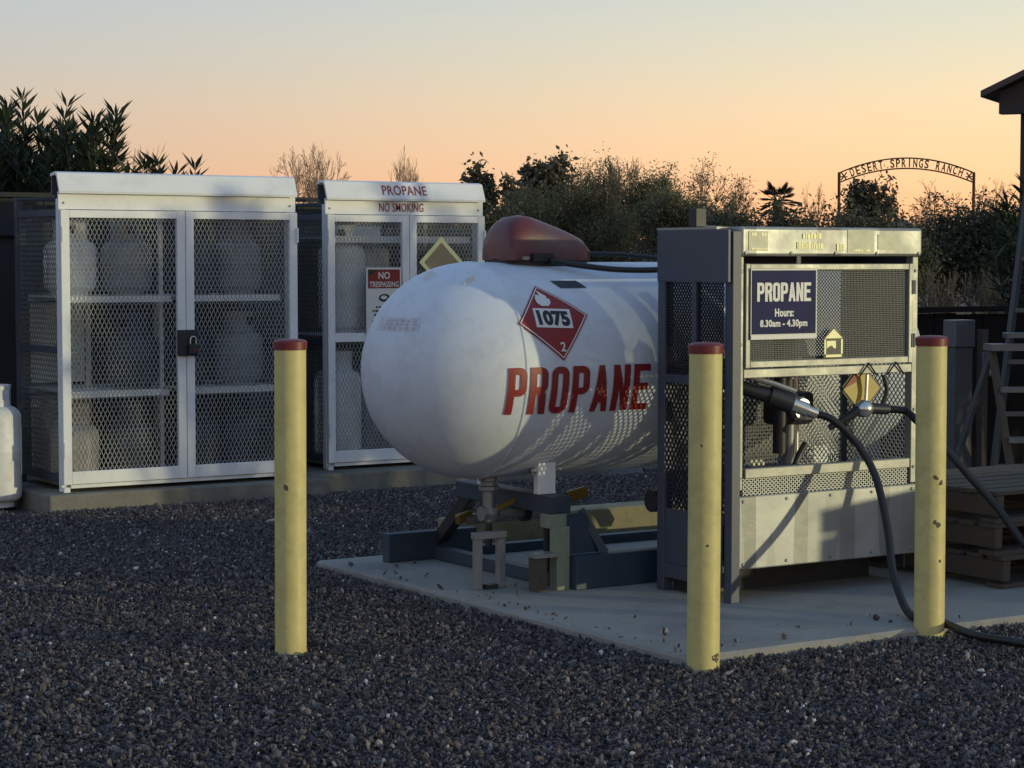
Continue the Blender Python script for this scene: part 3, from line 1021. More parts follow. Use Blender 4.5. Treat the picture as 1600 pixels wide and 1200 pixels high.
# cylinders in the cages and beside them
G1 = 'cylinders in the wide cage'
for a in (
        (4.50, 11.98, 1.23, 'small', 'cylwhite', 'pale cylinder at the left end of the top shelf, wide cage'),
        (4.86, 11.99, 1.23, 'small', 'cylgrey', 'grey cylinder on the top shelf next to the pale one, wide cage left door'),
        (4.62, 12.25, 1.23, 'small', 'cylwhite', 'pale cylinder at the back of the top shelf, wide cage left door'),
        (5.30, 12.02, 1.23, 'small', 'cyldark', 'dark cylinder at the left of the top shelf, wide cage right door'),
        (5.61, 12.04, 1.23, 'small', 'cylgrey', 'grey cylinder at the right of the top shelf, wide cage right door'),
        (4.885, 11.96, .672, 'small', 'cyldark', 'dark cylinder alone on the middle shelf, wide cage left door'),
        (5.60, 12.0, .672, 'small', 'cylgrey', 'grey cylinder at the right of the middle shelf, wide cage right door'),
        (5.29, 12.12, .672, 'small', 'cyldark', 'dark cylinder at the left of the middle shelf, wide cage right door'),
        (4.505, 11.97, .14, 'small', 'cyltan', 'pinkish faded cylinder on the floor at the left, wide cage'),
        (4.855, 11.95, .14, 'small', 'cyldark', 'slate cylinder on the floor, wide cage left door'),
        (5.31, 12.02, .14, 'small', 'cyldark', 'dark cylinder on the floor at the left, wide cage right door'),
        (5.62, 12.10, .14, 'small', 'cyldark', 'dark cylinder on the floor at the right, wide cage right door')):
    cylinder(*a, G1)
G2 = 'cylinders in the lettered cage'
for a in (
        (6.475, 12.28, .958, 'tall', 'cylwhite', 'pale tall cylinder on the shelf at the left, lettered cage'),
        (6.80, 12.55, .958, 'tall', 'cylwhite', 'pale tall cylinder behind the no trespassing sign'),
        (7.15, 12.35, .958, 'mid', 'cylgrey', 'grey cylinder behind the diamond placard'),
        (6.405, 12.22, .14, 'tall', 'cylwhite', 'white tall cylinder on the floor, lettered cage left door'),
        (6.76, 12.45, .14, 'mid', 'cylgrey', 'grey cylinder on the floor, lettered cage, partly hidden by the tank')):
    cylinder(*a, G2)
cylinder(4.055, 12.06, 0.0, 'tall', 'cylwhite', 'white cylinder standing on the gravel at the left picture edge', 'cylinders standing outside')

# small emblem print on the free-standing cylinder
# ------------------------------------------------------------------ fence behind the cages
fn_ = thing('board_fence', 'dark board fence behind the white cages', 'fence', (5.4, 13.1, 0))
x = 2.6
i = 0
while x < 7.75:
    wd = .148
    b = MB(); b.box(x, x + wd, 13.1 + (i % 2) * .004, 13.122 + (i % 2) * .004, 0, 1.83 + rng.uniform(-.012, .012))
    b.build('board', 'fence', fn_)
    x += wd + .006; i += 1
b = MB(); b.box(2.6, 7.75, 13.06, 13.0985, 1.60, 1.69); b.build('rail', 'fence', fn_)
b = MB(); b.box(2.6, 7.75, 13.06, 13.14, 1.845, 1.875); b.build('cap_rail', 'fence', fn_)

# ------------------------------------------------------------------ propane tank
TX0, TX1, TY, TZ, TR = 4.76, 6.78, 7.85, .967, .470
tk = thing('propane_tank', 'long white propane tank with red lettering on a blue skid', 'gas tank', ((TX0 + TX1) / 2, TY, PADZ))
b = MB()
prof = []
for i in range(19):
    a = PI / 2 * i / 18
    prof.append((max(.0006, TR * math.sin(a)), TX0 - TR * math.cos(a)))
prof += [(TR, TX0 + (TX1 - TX0) * i / 12) for i in range(1, 12)]
for i in range(19):
    a = PI / 2 * (1 - i / 18)
    prof.append((max(.0006, TR * math.sin(a)), TX1 + TR * math.cos(a)))
b.lathe(prof, 72, (0, TY, TZ), 'X')
shell = b.build('shell', 'tank', tk, smooth='all')
for sx in (TX0, TX1):
    b = MB()
    b.lathe([(TR - .001, sx - .010), (TR + .0045, sx - .006), (TR + .0045, sx + .004), (TR - .001, sx + .008)], 72, (0, TY, TZ), 'X')
    b.build('weld_seam', 'tank', shell, smooth='all')


def tankmap(x0_, z0_, lift=.002):
    """wrap a flat print onto the tank: s along the axis, t up the curve from height z0"""
    a0 = math.asin((z0_ - TZ) / TR)

    def fn(s, t_, d):
        x = x0_ + s
        r_ = TR if x >= TX0 else math.sqrt(max(.01, TR * TR - (x - TX0) ** 2))
        r_ += lift + d
        a = a0 + t_ / TR
        return (x, TY - r_ * math.cos(a), TZ + r_ * math.sin(a))
    return fn


def tankpatch(name, m, pts, lift, parent=shell, x0_=0, z0_=1.0, div=8):
    """a print given by a quad of (s, t) corners, gridded so that it follows the curve"""
    fn = tankmap(x0_, z0_, lift)
    b = MB()
    (a, b_, c, d) = [Vector((p[0], p[1], 0)) for p in pts]
    for i in range(div + 1):
        for j in range(div + 1):
            u, v = i / div, j / div
            p = a * (1 - u) * (1 - v) + b_ * u * (1 - v) + c * u * v + d * (1 - u) * v
            b.v.append(fn(p.x, p.y, 0))
    for i in range(div):
        for j in range(div):
            k = i * (div + 1) + j
            b.f.append((k, k + div + 1, k + div + 2, k + 1))
    return b.build(name, m, parent, smooth='all')


LET_X, LET_Z = 4.665, .803
block_word('PROPANE', 'red', shell, tankmap(LET_X, LET_Z, .0055), .200, .0875, .1055, cuts=8, slant=.03)
# 1075 placard, a diamond that hangs slightly turned
PC = (4.925, 1.195)


def dpts(r_, tilt=.10, cx_=0, cy_=0):
    o = []
    for q in range(4):
        a = tilt - PI / 2 + q * PI / 2
        o.append((cx_ + r_ * math.cos(a) * 1.0, cy_ + r_ * math.sin(a)))
    return o


pl = tankpatch('placard', 'red', dpts(.182), .0055, shell, PC[0], PC[1], 10)
rim = []
ins_, outs_ = dpts(.167), dpts(.173)
for q in range(4):
    tankpatch('placard_border', 'print_white', [ins_[q], outs_[q], outs_[(q + 1) % 4], ins_[(q + 1) % 4]], .0065, pl, PC[0], PC[1], 6)
tankpatch('placard_panel', 'print_white', [(-.095, -.036), (.088, -.044), (.095, .046), (-.088, .054)], .0069, pl, PC[0], PC[1], 8)
fm = tankmap(PC[0] - .078, PC[1], .0076)
text('placard_number', '1075', 'print_black', pl, lambda s, t_, d: fm(s, t_ - .032 - .05 * (s - .078), d), .158, .072, .0006, .055, 1.0, 3, 3)
fm2 = tankmap(PC[0] - .002, PC[1] - .134, .0076)
text('placard_class', '2', 'print_white', pl, lambda s, t_, d: fm2(s + .008, t_, d), .026, .040, .0006, .02, 1.0, 2, 0)
fl = MB()                                                    # flame mark
fm3 = tankmap(PC[0] - .020, PC[1] + .058, .0076)
fpts = [(-.016, -.006), (.018, -.006), (.036, .012), (.034, .034), (.022, .024), (.026, .046), (.008, .062), (-.012, .082), (-.006, .052), (-.026, .056), (-.036, .030), (-.034, .010)]
fl.v = [fm3(x_, y_, 0) for x_, y_ in fpts]
fl.v.append(fm3(0, .025, .0))
fl.f = [(i, (i + 1) % 12, 12) for i in range(12)]
fl.build('placard_flame', 'print_white', pl)
# nameplate, faint sticker on the head
tankpatch('nameplate', 'darkmetal', [(0, 0), (.135, 0), (.105, .05), (-.03, .05)], .003, shell, 5.035, 1.325, 4)
M['faint'] = mat('faded_sticker', (.55, .55, .60), .5, var=.35, scale=30)


def headpatch(name, m, az0, az1, el0, el1, lift):
    b = MB()
    nn = 12
    for i in range(nn + 1):
        for j in range(5):
            az = az0 + (az1 - az0) * i / nn; el = el0 + (el1 - el0) * j / 4
            r_ = TR + lift
            b.v.append((TX0 - r_ * math.cos(el) * math.cos(az), TY - r_ * math.cos(el) * math.sin(az), TZ + r_ * math.sin(el)))
    for i in range(nn):
        for j in range(4):
            k = i * 5 + j
            b.f.append((k, k + 5, k + 6, k + 1))
    return b.build(name, m, shell, smooth='all')


M['pinkprint'] = mat('faded_red_print', (.48, .40, .44), .6, var=.3, scale=40)
headpatch('faded_sticker', 'faint', -.10, .52, .40, .53, .0012)
for q in range(3):
    for s_ in range(6):
        a = .02 + s_ * .08 + rng.uniform(0, .02)
        headpatch('faded_print', 'pinkprint', a, a + rng.uniform(.03, .065), .415 + q * .036, .435 + q * .036, .0022)
# lifting lugs and small fittings on top of the head
for x, y in ((4.53, 7.80), (4.62, 7.62)):
    zz = TZ + math.sqrt(TR ** 2 - (x - TX0) ** 2 - (y - TY) ** 2)
    b = MB(); b.add([(x - .035, y - .004, zz - .03), (x + .035, y - .004, zz - .01), (x + .025, y - .004, zz + .028), (x - .012, y - .004, zz + .02),
                     (x - .035, y + .004, zz - .03), (x + .035, y + .004, zz - .01), (x + .025, y + .004, zz + .028), (x - .012, y + .004, zz + .02)],
                    [(0, 1, 2, 3), (7, 6, 5, 4), (0, 4, 5, 1), (1, 5, 6, 2), (2, 6, 7, 3), (3, 7, 4, 0)])
    b.build('lifting_lug', 'tank', tk)
# hinged valve hood
hs = [(4.895, .005), (4.897, .07), (4.905, .125), (4.93, .168), (4.965, .192), (5.01, .198), (5.06, .188), (5.13, .165), (5.20, .142), (5.26, .120), (5.31, .095), (5.335, .06), (5.345, .012)]
b = MB()
ny = 14
for x, h in hs:
    k_ = min(1, (h / .10) ** .5)
    hw = .125 * k_ if x < 5.13 else .125 * (1 - .25 * ((x - 5.13) / .21) ** 2) * min(1, (h / .06) ** .5)
    for j in range(ny + 1):
        a = PI * j / ny
        c_, s_ = math.cos(a), math.sin(a)
        b.v.append((x, TY - hw * math.copysign(abs(c_) ** .62, c_), 1.445 + (h - .0) * abs(s_) ** .62))
for i in range(len(hs) - 1):
    for j in range(ny):
        k = i * (ny + 1) + j
        b.f.append((k, k + ny + 1, k + ny + 2, k + 1))
vh = b.build('valve_hood', 'redlid', tk, smooth='all')
b = MB()
for q in range(24):
    a = 2 * PI * q / 24
    b.v.append((5.12 + .235 * math.copysign(abs(math.cos(a)) ** .8, math.cos(a)), TY + .13 * math.copysign(abs(math.sin(a)) ** .8, math.sin(a)), 1.38))
for q in range(24):
    x_, y_, z_ = b.v[q]
    b.v.append((x_, y_, 1.447))
b.f = [(q, (q + 1) % 24, 24 + (q + 1) % 24, 24 + q) for q in range(24)] + [tuple(range(24, 48))]
b.build('hood_base', 'darkmetal', vh)
b = MB(); b.box(5.00, 5.10, TY - .150, TY - .124, 1.44, 1.475); b.build('hood_latch', 'darkmetal', vh)
b = MB(); b.box(4.95, 4.98, TY - .142, TY - .128, 1.447, 1.462); b.build('hood_clip', 'silver', vh)
b = MB(); b.lathe([(.06, 0), (.055, .02), (.03, .05), (.0005, .06)], 16, (5.30, TY, 1.49), 'X'); b.build('hood_end', 'darkmetal', vh, smooth='all')
# lead hoses from the hood to the dispenser
h1 = spline([(5.08, 7.69, 1.445), (5.18, 7.64, 1.425), (5.34, 7.55, 1.405), (5.48, 7.42, 1.405), (5.56, 7.28, 1.425), (5.60, 7.15, 1.42)], 6)
tag(MB().tube(h1, .013, 8).build('gas_hose', 'black', smooth='all'), 'thick black hose lying on the tank top from hood to dispenser', 'hose', 'hoses on the tank top')
h2 = spline([(5.34, 7.83, 1.475), (5.50, 7.72, 1.47), (5.70, 7.55, 1.44), (5.76, 7.38, 1.42), (5.78, 7.15, 1.42)], 6)
tag(MB().tube(h2, .010, 8).build('gas_hose', 'black', smooth='all'), 'thin black hose sloping from the hood tip to the dispenser', 'hose', 'hoses on the tank top')

# welded saddle feet on the tank
for sx in (4.955, 6.50):
    for sy in (-.235, .235):
        zt_ = TZ - math.sqrt(TR ** 2 - sy ** 2)
        b = MB(); b.box(sx, sx + .09, TY + sy - .02, TY + sy + .02, .435, zt_ + .03)
        f_ = b.build('saddle_foot', 'white', tk, bevel=.004)
        b = MB(); b.lathe([(.014, -.03), (.014, .125), ], 10, (sx, TY + sy, .535), 'X'); b.build('foot_pin', 'silver', f_)

# ------------------------------------------------------------------ skid
sk = thing('tank_skid', 'blue steel skid frame carrying the white tank', 'tank stand', (5.7, TY, PADZ))
b = MB(); b.box(4.74, 5.22, 8.535, 8.60, PADZ, .175); b.build('runner_end', 'bluesteel', sk, bevel=.004)
b = MB(); b.box(5.2205, 7.1, 8.54, 8.595, PADZ, .085); b.build('runner', 'bluesteel', sk, bevel=.004)
b = MB(); b.box(5.02, 7.1, 7.40, 7.465, PADZ, .185); b.build('runner', 'bluesteel', sk, bevel=.004)
for sx in (4.96, 6.50):
    b = MB(); b.box(sx, sx + .10, 7.50, 8.30, .36, .434); b.build('cross_beam', 'bluesteel', sk, bevel=.004)
    b = MB(); b.box(sx - .02, sx + .11, 7.49, 7.56, .30, .359); b.build('cap_block', 'greenpost', sk, bevel=.003)
    b = MB(); b.box(sx - .01, sx + .055, 7.44, 7.50, PADZ, .31); b.build('post', 'greenpost', sk, bevel=.003)
    b = MB()
    b.add([(sx + .07, 7.47, .36), (sx + .15, 7.47, .36), (sx + .28, 7.47, .185), (sx + .07, 7.47, .185),
           (sx + .07, 7.485, .36), (sx + .15, 7.485, .36), (sx + .28, 7.485, .185), (sx + .07, 7.485, .185)],
          [(3, 2, 1, 0), (4, 5, 6, 7), (0, 1, 5, 4), (1, 2, 6, 5), (2, 3, 7, 6), (3, 0, 4, 7)])
    b.build('gusset', 'bluesteel', sk)
    b = MB(); b.bar((sx + .16, 7.51, .37), (sx + .27, 7.43, .12), .05, .03); b.build('brace', 'bluesteel', sk)
    b = MB(); b.bar((sx + .12, 8.28, .42), (sx - .02 + .08, 8.56, .12), .06, .05); b.build('leg', 'darkmetal', sk)
    b = MB(); b.box(sx + .02, sx + .08, 7.55, 8.535, PADZ + .005, PADZ + .06); b.build('cross_tie', 'bluesteel', sk)
b = MB(); b.box(4.842, 4.90, 7.44, 7.50, PADZ, .185); b.build('stub_post', 'pallet', sk, bevel=.003)
b = MB(); b.box(4.83, 4.945, 7.43, 7.51, .186, .202); b.build('stub_plate', 'steel', sk)

# square grey pipe bracket beside the skid
pf = thing('pipe_bracket', 'small square grey pipe frame on the pad under the tank end', 'bracket', (4.78, 7.69, PADZ))
b = MB()
b.box(4.66, 4.695, 7.63, 7.66, PADZ, .255); b.build('upright', 'steel', pf, bevel=.003)
b = MB(); b.box(4.775, 4.81, 7.63, 7.66, PADZ, .255); b.build('upright', 'steel', pf, bevel=.003)
b = MB(); b.box(4.655, 4.815, 7.625, 7.665, .256, .285); b.build('top_bar', 'steel', pf, bevel=.003)
b = MB(); b.box(4.705, 4.765, 7.62, 7.66, PADZ + .001, PADZ + .02); b.build('foot_plate', 'darkmetal', pf)

# liquid line with valves
pp = thing('pipe_run', 'grey gas pipe with white ball valve and yellow handles under the tank', 'pipe', (5.0, 7.85, .3))
b = MB(); b.tube([(4.86, TY, .53), (4.86, TY, .30)], .026, 12); b.build('drop_pipe', 'steel', pp, smooth=True)
b = MB(); b.lathe([(.04, .435), (.046, .44), (.046, .455), (.036, .46), (.036, .475), (.046, .48), (.046, .495), (.04, .50)], 8, (4.86, TY, 0)); b.build('union', 'steel', pp)
b = MB()
b.lathe([(.001, -.05), (.034, -.05), (.034, -.032), (.026, -.03), (.038, -.018), (.042, 0), (.038, .018), (.026, .03), (.034, .032), (.034, .05), (.001, .05)], 8, (4.87, TY, .335), 'X')
bv = b.build('ball_valve', 'steel', pp)
MB().bar((4.87, TY - .05, .36), (4.96, TY - .06, .395), .012, .02).build('lever', 'brass', bv)
MB().tube([(4.87, TY - .03, .335), (4.87, TY - .055, .36)], .009, 8).build('spindle', 'silver', bv)
b = MB(); b.tube([(4.92, TY, .335), (5.03, TY, .335)], .030, 12); b.build('elbow', 'steel', pp, smooth=True)
b = MB(); b.tube([(5.03, TY, .335), (5.06, TY, .335)], .048, 12); b.build('coupling', 'darkmetal', pp, smooth=True)
b = MB(); b.tube([(5.06, TY, .335), (5.06, TY, .335), (6.3, TY, .335)], .030, 12); b.build('straight_pipe', 'steel', pp, smooth=True)
b = MB(); b.tube([(5.74, TY, .335), (5.79, TY, .335)], .052, 12); b.build('coupling', 'darkmetal', pp, smooth=True)
b = MB(); b.bar((5.26, TY - .02, .385), (5.36, TY - .03, .405), .03, .05); b.build('valve_handle', 'brass', pp, bevel=.006)
b = MB(); b.bar((4.83, 8.07, .285), (4.92, 8.10, .30), .03, .045); b.build('valve_handle', 'brass', pp, bevel=.006)
b = MB(); b.tube([(4.88, 8.09, .28), (5.4, 8.09, .28)], .022, 10); b.build('return_pipe', 'steel', pp, smooth=True)
b = MB(); b.tube([(4.86, TY, .29), (4.86, TY, .19)], .016, 8); b.build('drain', 'darkmetal', pp, smooth=True)
b = MB(); b.tube([(5.02, 7.62, .33), (5.02, 7.62, .10)], .020, 8); b.build('riser', 'darkmetal', pp, smooth=True)

# timber sleepers lying past the tank
for (x0, x1, y0, y1, z1, lab) in ((5.30, 8.0, 8.92, 9.05, .165, 'long weathered timber lying on the gravel beyond the tank'),
                                 (5.62, 8.2, 9.30, 9.42, .12, 'lower weathered timber lying behind the first beyond the tank')):
    b = MB(); b.box(x0, x1, y0, y1, -.01, z1)
    tag(b.build('timber_beam', 'timber', bevel=.012), lab, 'timber', 'timbers beyond the tank')

# ------------------------------------------------------------------ dispenser cabinet
DX0, DX1, DY0, DY1 = 5.335, 6.405, 6.765, 7.25
dc = thing('dispenser_cabinet', 'grey steel propane dispenser cabinet with mesh windows beside the tank', 'cabinet', (5.87, 7.0, PADZ))
FY = 6.80
for (x, y, nm) in ((DX0 + .02, DY0, 'corner_post'), (DX0, DY1 - .05, 'corner_post'), (DX1 - .05, DY1 - .05, 'corner_post')):
    b = MB(); b.box(x, x + .045, y, y + .05, PADZ, 1.565); b.build(nm, 'bluegrey', dc, bevel=.003)
# left side: solid top, frame, mesh below
b = MB(); b.box(DX0 - .004, DX0 + .012, DY0 + .003, DY1 + .001, 1.355, 1.572); b.build('side_panel', 'bluegrey', dc, bevel=.003)
b = MB()
b.box(DX0 + .002, DX0 + .030, DY0 + .051, DY1 - .051, .93, .965)
b.box(DX0 + .002, DX0 + .030, DY0 + .051, DY1 - .051, .10, .16)
b.box(DX0 + .002, DX0 + .028, 6.985, 7.015, .161, .929)
b.box(DX0 + .002, DX0 + .028, 6.985, 7.015, .966, 1.354)
sf = b.build('side_frame', 'bluegrey', dc)
expanded('side_mesh', 'darkmetal', sf, (DX0 + .014, DY0 + .05, .966), (0, 1, 0), (0, 0, 1), .385, .389, .018, .024, .0072, .003)
expanded('side_mesh', 'darkmetal', sf, (DX0 + .014, DY0 + .05, .40), (0, 1, 0), (0, 0, 1), .385, .529, .025, .038, .0080, .003)
b = MB(); b.box(DX0 + .008, DX0 + .014, DY0 + .05, DY1 - .05, .161, .395); b.build('lower_side_panel', 'bluegrey', dc)
# right side and back
b = MB(); b.box(DX1 - .014, DX1 - .006, FY + .06, DY1 - .05, 1.0, 1.572); b.box(DX1 - .014, DX1 - .006, FY + .06, DY1 - .05, .10, .45)
b.build('right_side_panel', 'bluegrey', dc)
expanded('right_side_mesh', 'mesh', dc, (DX1 - .010, FY + .06, .45), (0, 1, 0), (0, 0, 1), DY1 - .05 - FY - .06, .55, .026, .030, .0050, .003)
expanded('back_mesh', 'fineMesh', dc, (5.385, DY1 - .02, .30), (1, 0, 0), (0, 0, 1), .635, .69, .026, .032, .0062, .003)  # this half is added to screen sunlight off the tank
expanded('back_mesh', 'mesh', dc, (6.02, DY1 - .02, .47), (1, 0, 0), (0, 0, 1), .33, .52, .026, .026, .0050, .003)
b = MB(); b.box(DX0 + .046, DX1 - .051, DY1 - .045, DY1 - .005, .985, 1.02); b.build('back_rail', 'bluegrey', dc)
b = MB(); b.box(DX0 + .046, DX1 - .051, DY1 - .045, DY1 - .005, .10, .30); b.build('back_panel', 'bluegrey', dc)
b = MB(); b.box(DX0 + .046, DX1 - .051, DY1 - .040, DY1 - .006, 1.40, 1.56); b.build('back_panel', 'bluegrey', dc)
# top
b = MB(); b.box(DX0 - .002, DX1 - .004, FY + .045, DY1 + .004, 1.5725, 1.582); b.build('top_sheet', 'galv', dc)
b = MB(); b.box(DX0 + .045, DX1 - .05, FY + .08, DY1 - .052, .33, .35); b.build('inner_floor', 'bluegrey', dc)
b = MB(); b.box(DX0 + .05, DX1 - .055, FY + .24, DY1 - .055, PADZ + .001, .17); b.build('under_shade_box', 'darkmetal', dc)  # dark box stands in for the shade beneath the cabinet
# front
b = MB(); b.box(5.398, 6.394, FY - .034, FY + .04, 1.462, 1.583); hdr = b.build('header', 'galvsheet', dc, bevel=.012)
b = MB(); b.box(5.402, 5.430, FY - .012, FY + .03, .50, 1.461); b.build('front_post', 'galv', dc, bevel=.003)
b = MB(); b.box(6.358, 6.390, FY - .012, FY + .03, .48, 1.461); b.build('front_post', 'galv', dc, bevel=.003)
b = MB()
b.box(5.434, 5.458, FY - .022, FY + .006, 1.003, 1.432)
b.box(6.330, 6.354, FY - .022, FY + .006, 1.003, 1.432)
b.box(5.4585, 6.3295, FY - .021, FY + .005, 1.405, 1.431)
b.box(5.4585, 6.3295, FY - .021, FY + .005, 1.004, 1.032)
ud = b.build('window_frame', 'galv', dc, bevel=.003)
expanded('window_mesh', 'fineMesh', ud, (5.458, FY - .006, 1.032), (1, 0, 0), (0, 0, 1), .872, .373, .0165, .0165, .0048, .0025)
b = MB(); b.box(5.431, 6.357, FY - .014, FY + .024, .962, .999); b.build('middle_rail', 'galv', dc, bevel=.003)
b = MB(); b.box(5.436, 6.345, FY - .022, FY + .02, .548, .590); b.build('lower_rail', 'galv', dc, bevel=.004)
expanded('vent_mesh', 'mesh', dc, (5.436, FY - .004, .478), (1, 0, 0), (0, 0, 1), .908, .070, .022, .0175, .0042, .003)
b = MB(); b.box(5.438, 6.345, FY + .012, FY + .016, .47, .548); b.build('vent_backing', 'darkmetal', dc)
b = MB()
b.box(5.400, 6.386, FY - .018, FY + .006, .172, .4765)
b.build('front_panel', 'galvsheet', dc, bevel=.006)
# header stickers and print
for (x0, x1, z0, z1, m) in ((5.435, 5.535, 1.485, 1.565, 'placard_yellow'), (5.965, 6.115, 1.476, 1.574, 'print_white'), (6.135, 6.235, 1.49, 1.555, 'placard_yellow')):
    b = MB(); b.box(x0, x1, FY - .0362, FY - .0348, z0, z1)
    b.build('sticker', M['galvlight'] if False else m, hdr)
M['stk'] = mat('worn_sticker', (.62, .61, .42), .5, var=.3, scale=14, dirt=(.30, .31, .28), dirt_amt=.9, dirt_scale=12)
for o in hdr.children:
    if o.name.startswith('sticker'):
        o.data.materials[0] = M['stk']
for (x0, wd, z0, h_) in ((5.72, .10, 1.535, .026), (5.69, .14, 1.492, .030), (5.905, .05, 1.486, .03), (5.45, .03, 1.545, .015), (5.50, .03, 1.545, .015), (5.45, .085, 1.489, .008), (6.00, .05, 1.482, .010), (6.065, .025, 1.482, .010)):
    x = x0
    while x < x0 + wd - .004:
        l = rng.uniform(.006, .016)
        b = MB(); b.box(x, min(x + l, x0 + wd), FY - .0375, FY - .0364, z0, z0 + h_ * rng.uniform(.75, 1))
        b.build('worn_print', 'placard_yellow', hdr)
        x += l + .003
# screws and hinges
for x, z, y_ in [(5.416, z, FY - .0125) for z in (.55, .80, 1.10, 1.40)] + [(6.374, z, FY - .0125) for z in (.55, .80, 1.10, 1.40)] + \
        [(x, .455, FY - .0185) for x in (5.43, 5.66, 5.90, 6.13, 6.36)] + [(x, .195, FY - .0185) for x in (5.43, 5.66, 5.90, 6.13, 6.36)] + \
        [(x, 1.475, FY - .0345) for x in (5.42, 5.66, 5.90, 6.13, 6.37)]:
    b = MB(); b.lathe([(.0075, .002), (.007, -.003), (.004, -.0045), (.0004, -.0045)], 8, (x, y_, z), 'Y'); b.build('screw', 'steel', dc)
for z in (1.10, 1.33):
    b = MB(); b.tube([(6.356, FY - .028, z - .03), (6.356, FY - .028, z + .03)], .006, 8); b.build('hinge', 'steel', ud)
# lamp box on top
b = MB(); b.box(5.345, 5.40, 7.00, 7.05, 1.583, 1.662); lb = b.build('top_box', 'darkmetal', dc, bevel=.003)
b = MB(); b.tube([(5.425, 7.05, 1.67), (5.425, 7.05, 1.595), (5.44, 7.05, 1.586), (5.52, 7.05, 1.586)], .004, 6); b.build('conduit', 'steel', lb)

# works inside
b = MB(); b.tube([(5.875, 7.03, .35), (5.875, 7.03, 1.35)], .026, 12); b.build('inner_pipe', 'steel', dc, smooth=True)
b = MB(); b.tube([(5.93, 7.05, .35), (5.93, 7.05, 1.10)], .016, 10); b.build('inner_pipe', 'silver', dc, smooth=True)
b = MB(); b.tube([(5.80, 7.00, .62), (5.80, 7.00, 1.40)], .030, 12); b.build('inner_pipe', 'darkmetal', dc, smooth=True)
b = MB(); b.tube(spline([(5.84, 6.95, .40), (5.80, 6.93, .50), (5.84, 6.93, .60), (5.90, 6.95, .66)], 6), .014, 8); b.build('inner_hose', 'black', dc, smooth=True)
b = MB(); b.box(5.78, 5.98, 6.98, 7.10, .74, .88); mt = b.build('meter_body', 'darkmetal', dc, bevel=.02)
b = MB(); b.lathe([(.001, -.03), (.045, -.03), (.05, -.02), (.05, .05)], 18, (5.88, 6.97, .81), 'Y'); b.build('meter_dial', 'silver', mt, smooth=True)
b = MB(); b.box(5.66, 5.76, 6.95, 7.05, .415, .455); b.build('terminal_box', 'cylwhite', dc, bevel=.01)
# hooks over the middle rail
for x in (6.10, 6.255):
    b = MB(); b.tube([(x - .045, FY - .02, .955), (x, FY - .026, 1.008), (x + .05, FY - .02, .955)], .004, 6); b.build('hook', 'black', dc)

# blue opening hours sign
bs = thing('hours_sign', 'dark blue sign reading PROPANE with opening hours on the dispenser window', 'sign', (5.63, FY - .03, 1.12))
ys = FY - .026
b = MB(); b.box(5.452, 5.806, ys - .004, ys, 1.119, 1.413); b.build('board', 'steel', bs, bevel=.001)
b = MB(); b.box(5.458, 5.798, ys - .0055, ys - .0042, 1.142, 1.404); b.build('blue_panel', 'blue_sign', bs)
b = MB(); b.box(5.454, 5.800, ys - .0055, ys - .0042, 1.122, 1.137); b.build('white_band', 'print_white', bs)
block_word('PROPANE', 'print_white', bs, lambda s, t_, d: (5.484 + s, ys - .0065, 1.276 + t_), .078, .0375, .0415, sw=.36, sh=.17)
text('lettering', 'Hours:', 'print_white', bs, lambda s, t_, d: (5.578 + s, ys - .0056 - d, 1.213 + t_), .100, .034, .0008, .035, 1.05)
text('lettering', '8.30am - 4.30pm', 'print_white', bs, lambda s, t_, d: (5.500 + s, ys - .0056 - d, 1.163 + t_), .252, .038, .0008, .035, 1.05)

# house-shaped emblem
em = thing('house_emblem', 'pale house shaped emblem plate right of the blue hours sign', 'emblem', (5.89, FY - .03, 1.03))
ye = FY - .030


def poly(name, m, pts, y_, parent, th=.002):
    b = MB()
    k = len(pts)
    b.v = [(p[0], y_ - th, p[1]) for p in pts] + [(p[0], y_, p[1]) for p in pts]
    b.f = [tuple(range(k)), tuple(reversed(range(k, 2 * k)))] + [(i, k + i, k + (i + 1) % k, (i + 1) % k) for i in range(k)]
    return b.build(name, m, parent)


hx0, hx1 = 5.842, 5.950
plate = poly('plate', 'print_black', [(hx0, 1.036), (hx1, 1.036), (hx1, 1.122), ((hx0 + hx1) / 2, 1.165), (hx0, 1.122)], ye, em)
poly('roof_mark', 'placard_yellow', [(hx0 + .006, 1.118), (hx1 - .006, 1.118), ((hx0 + hx1) / 2, 1.158)], ye - .0025, plate, .001)
poly('wall_mark', 'placard_yellow', [(hx0 + .003, 1.052), (hx0 + .012, 1.052), (hx0 + .012, 1.114), (hx0 + .003, 1.114)], ye - .0025, plate, .001)
poly('wall_mark', 'placard_yellow', [(hx1 - .014, 1.052), (hx1 - .004, 1.052), (hx1 - .004, 1.114), (hx1 - .014, 1.114)], ye - .0025, plate, .001)
poly('base_mark', 'placard_yellow', [(hx0 + .012, 1.039), (hx1 - .010, 1.039), (hx1 - .010, 1.050), (hx0 + .012, 1.050)], ye - .0025, plate, .001)
poly('flame_mark', 'placard_yellow', [(hx0 + .016, 1.075), (hx0 + .03, 1.085), (hx0 + .045, 1.088), (hx0 + .055, 1.076), (hx0 + .066, 1.076), (hx0 + .066, 1.108), (hx0 + .016, 1.108)], ye - .0025, plate, .001)

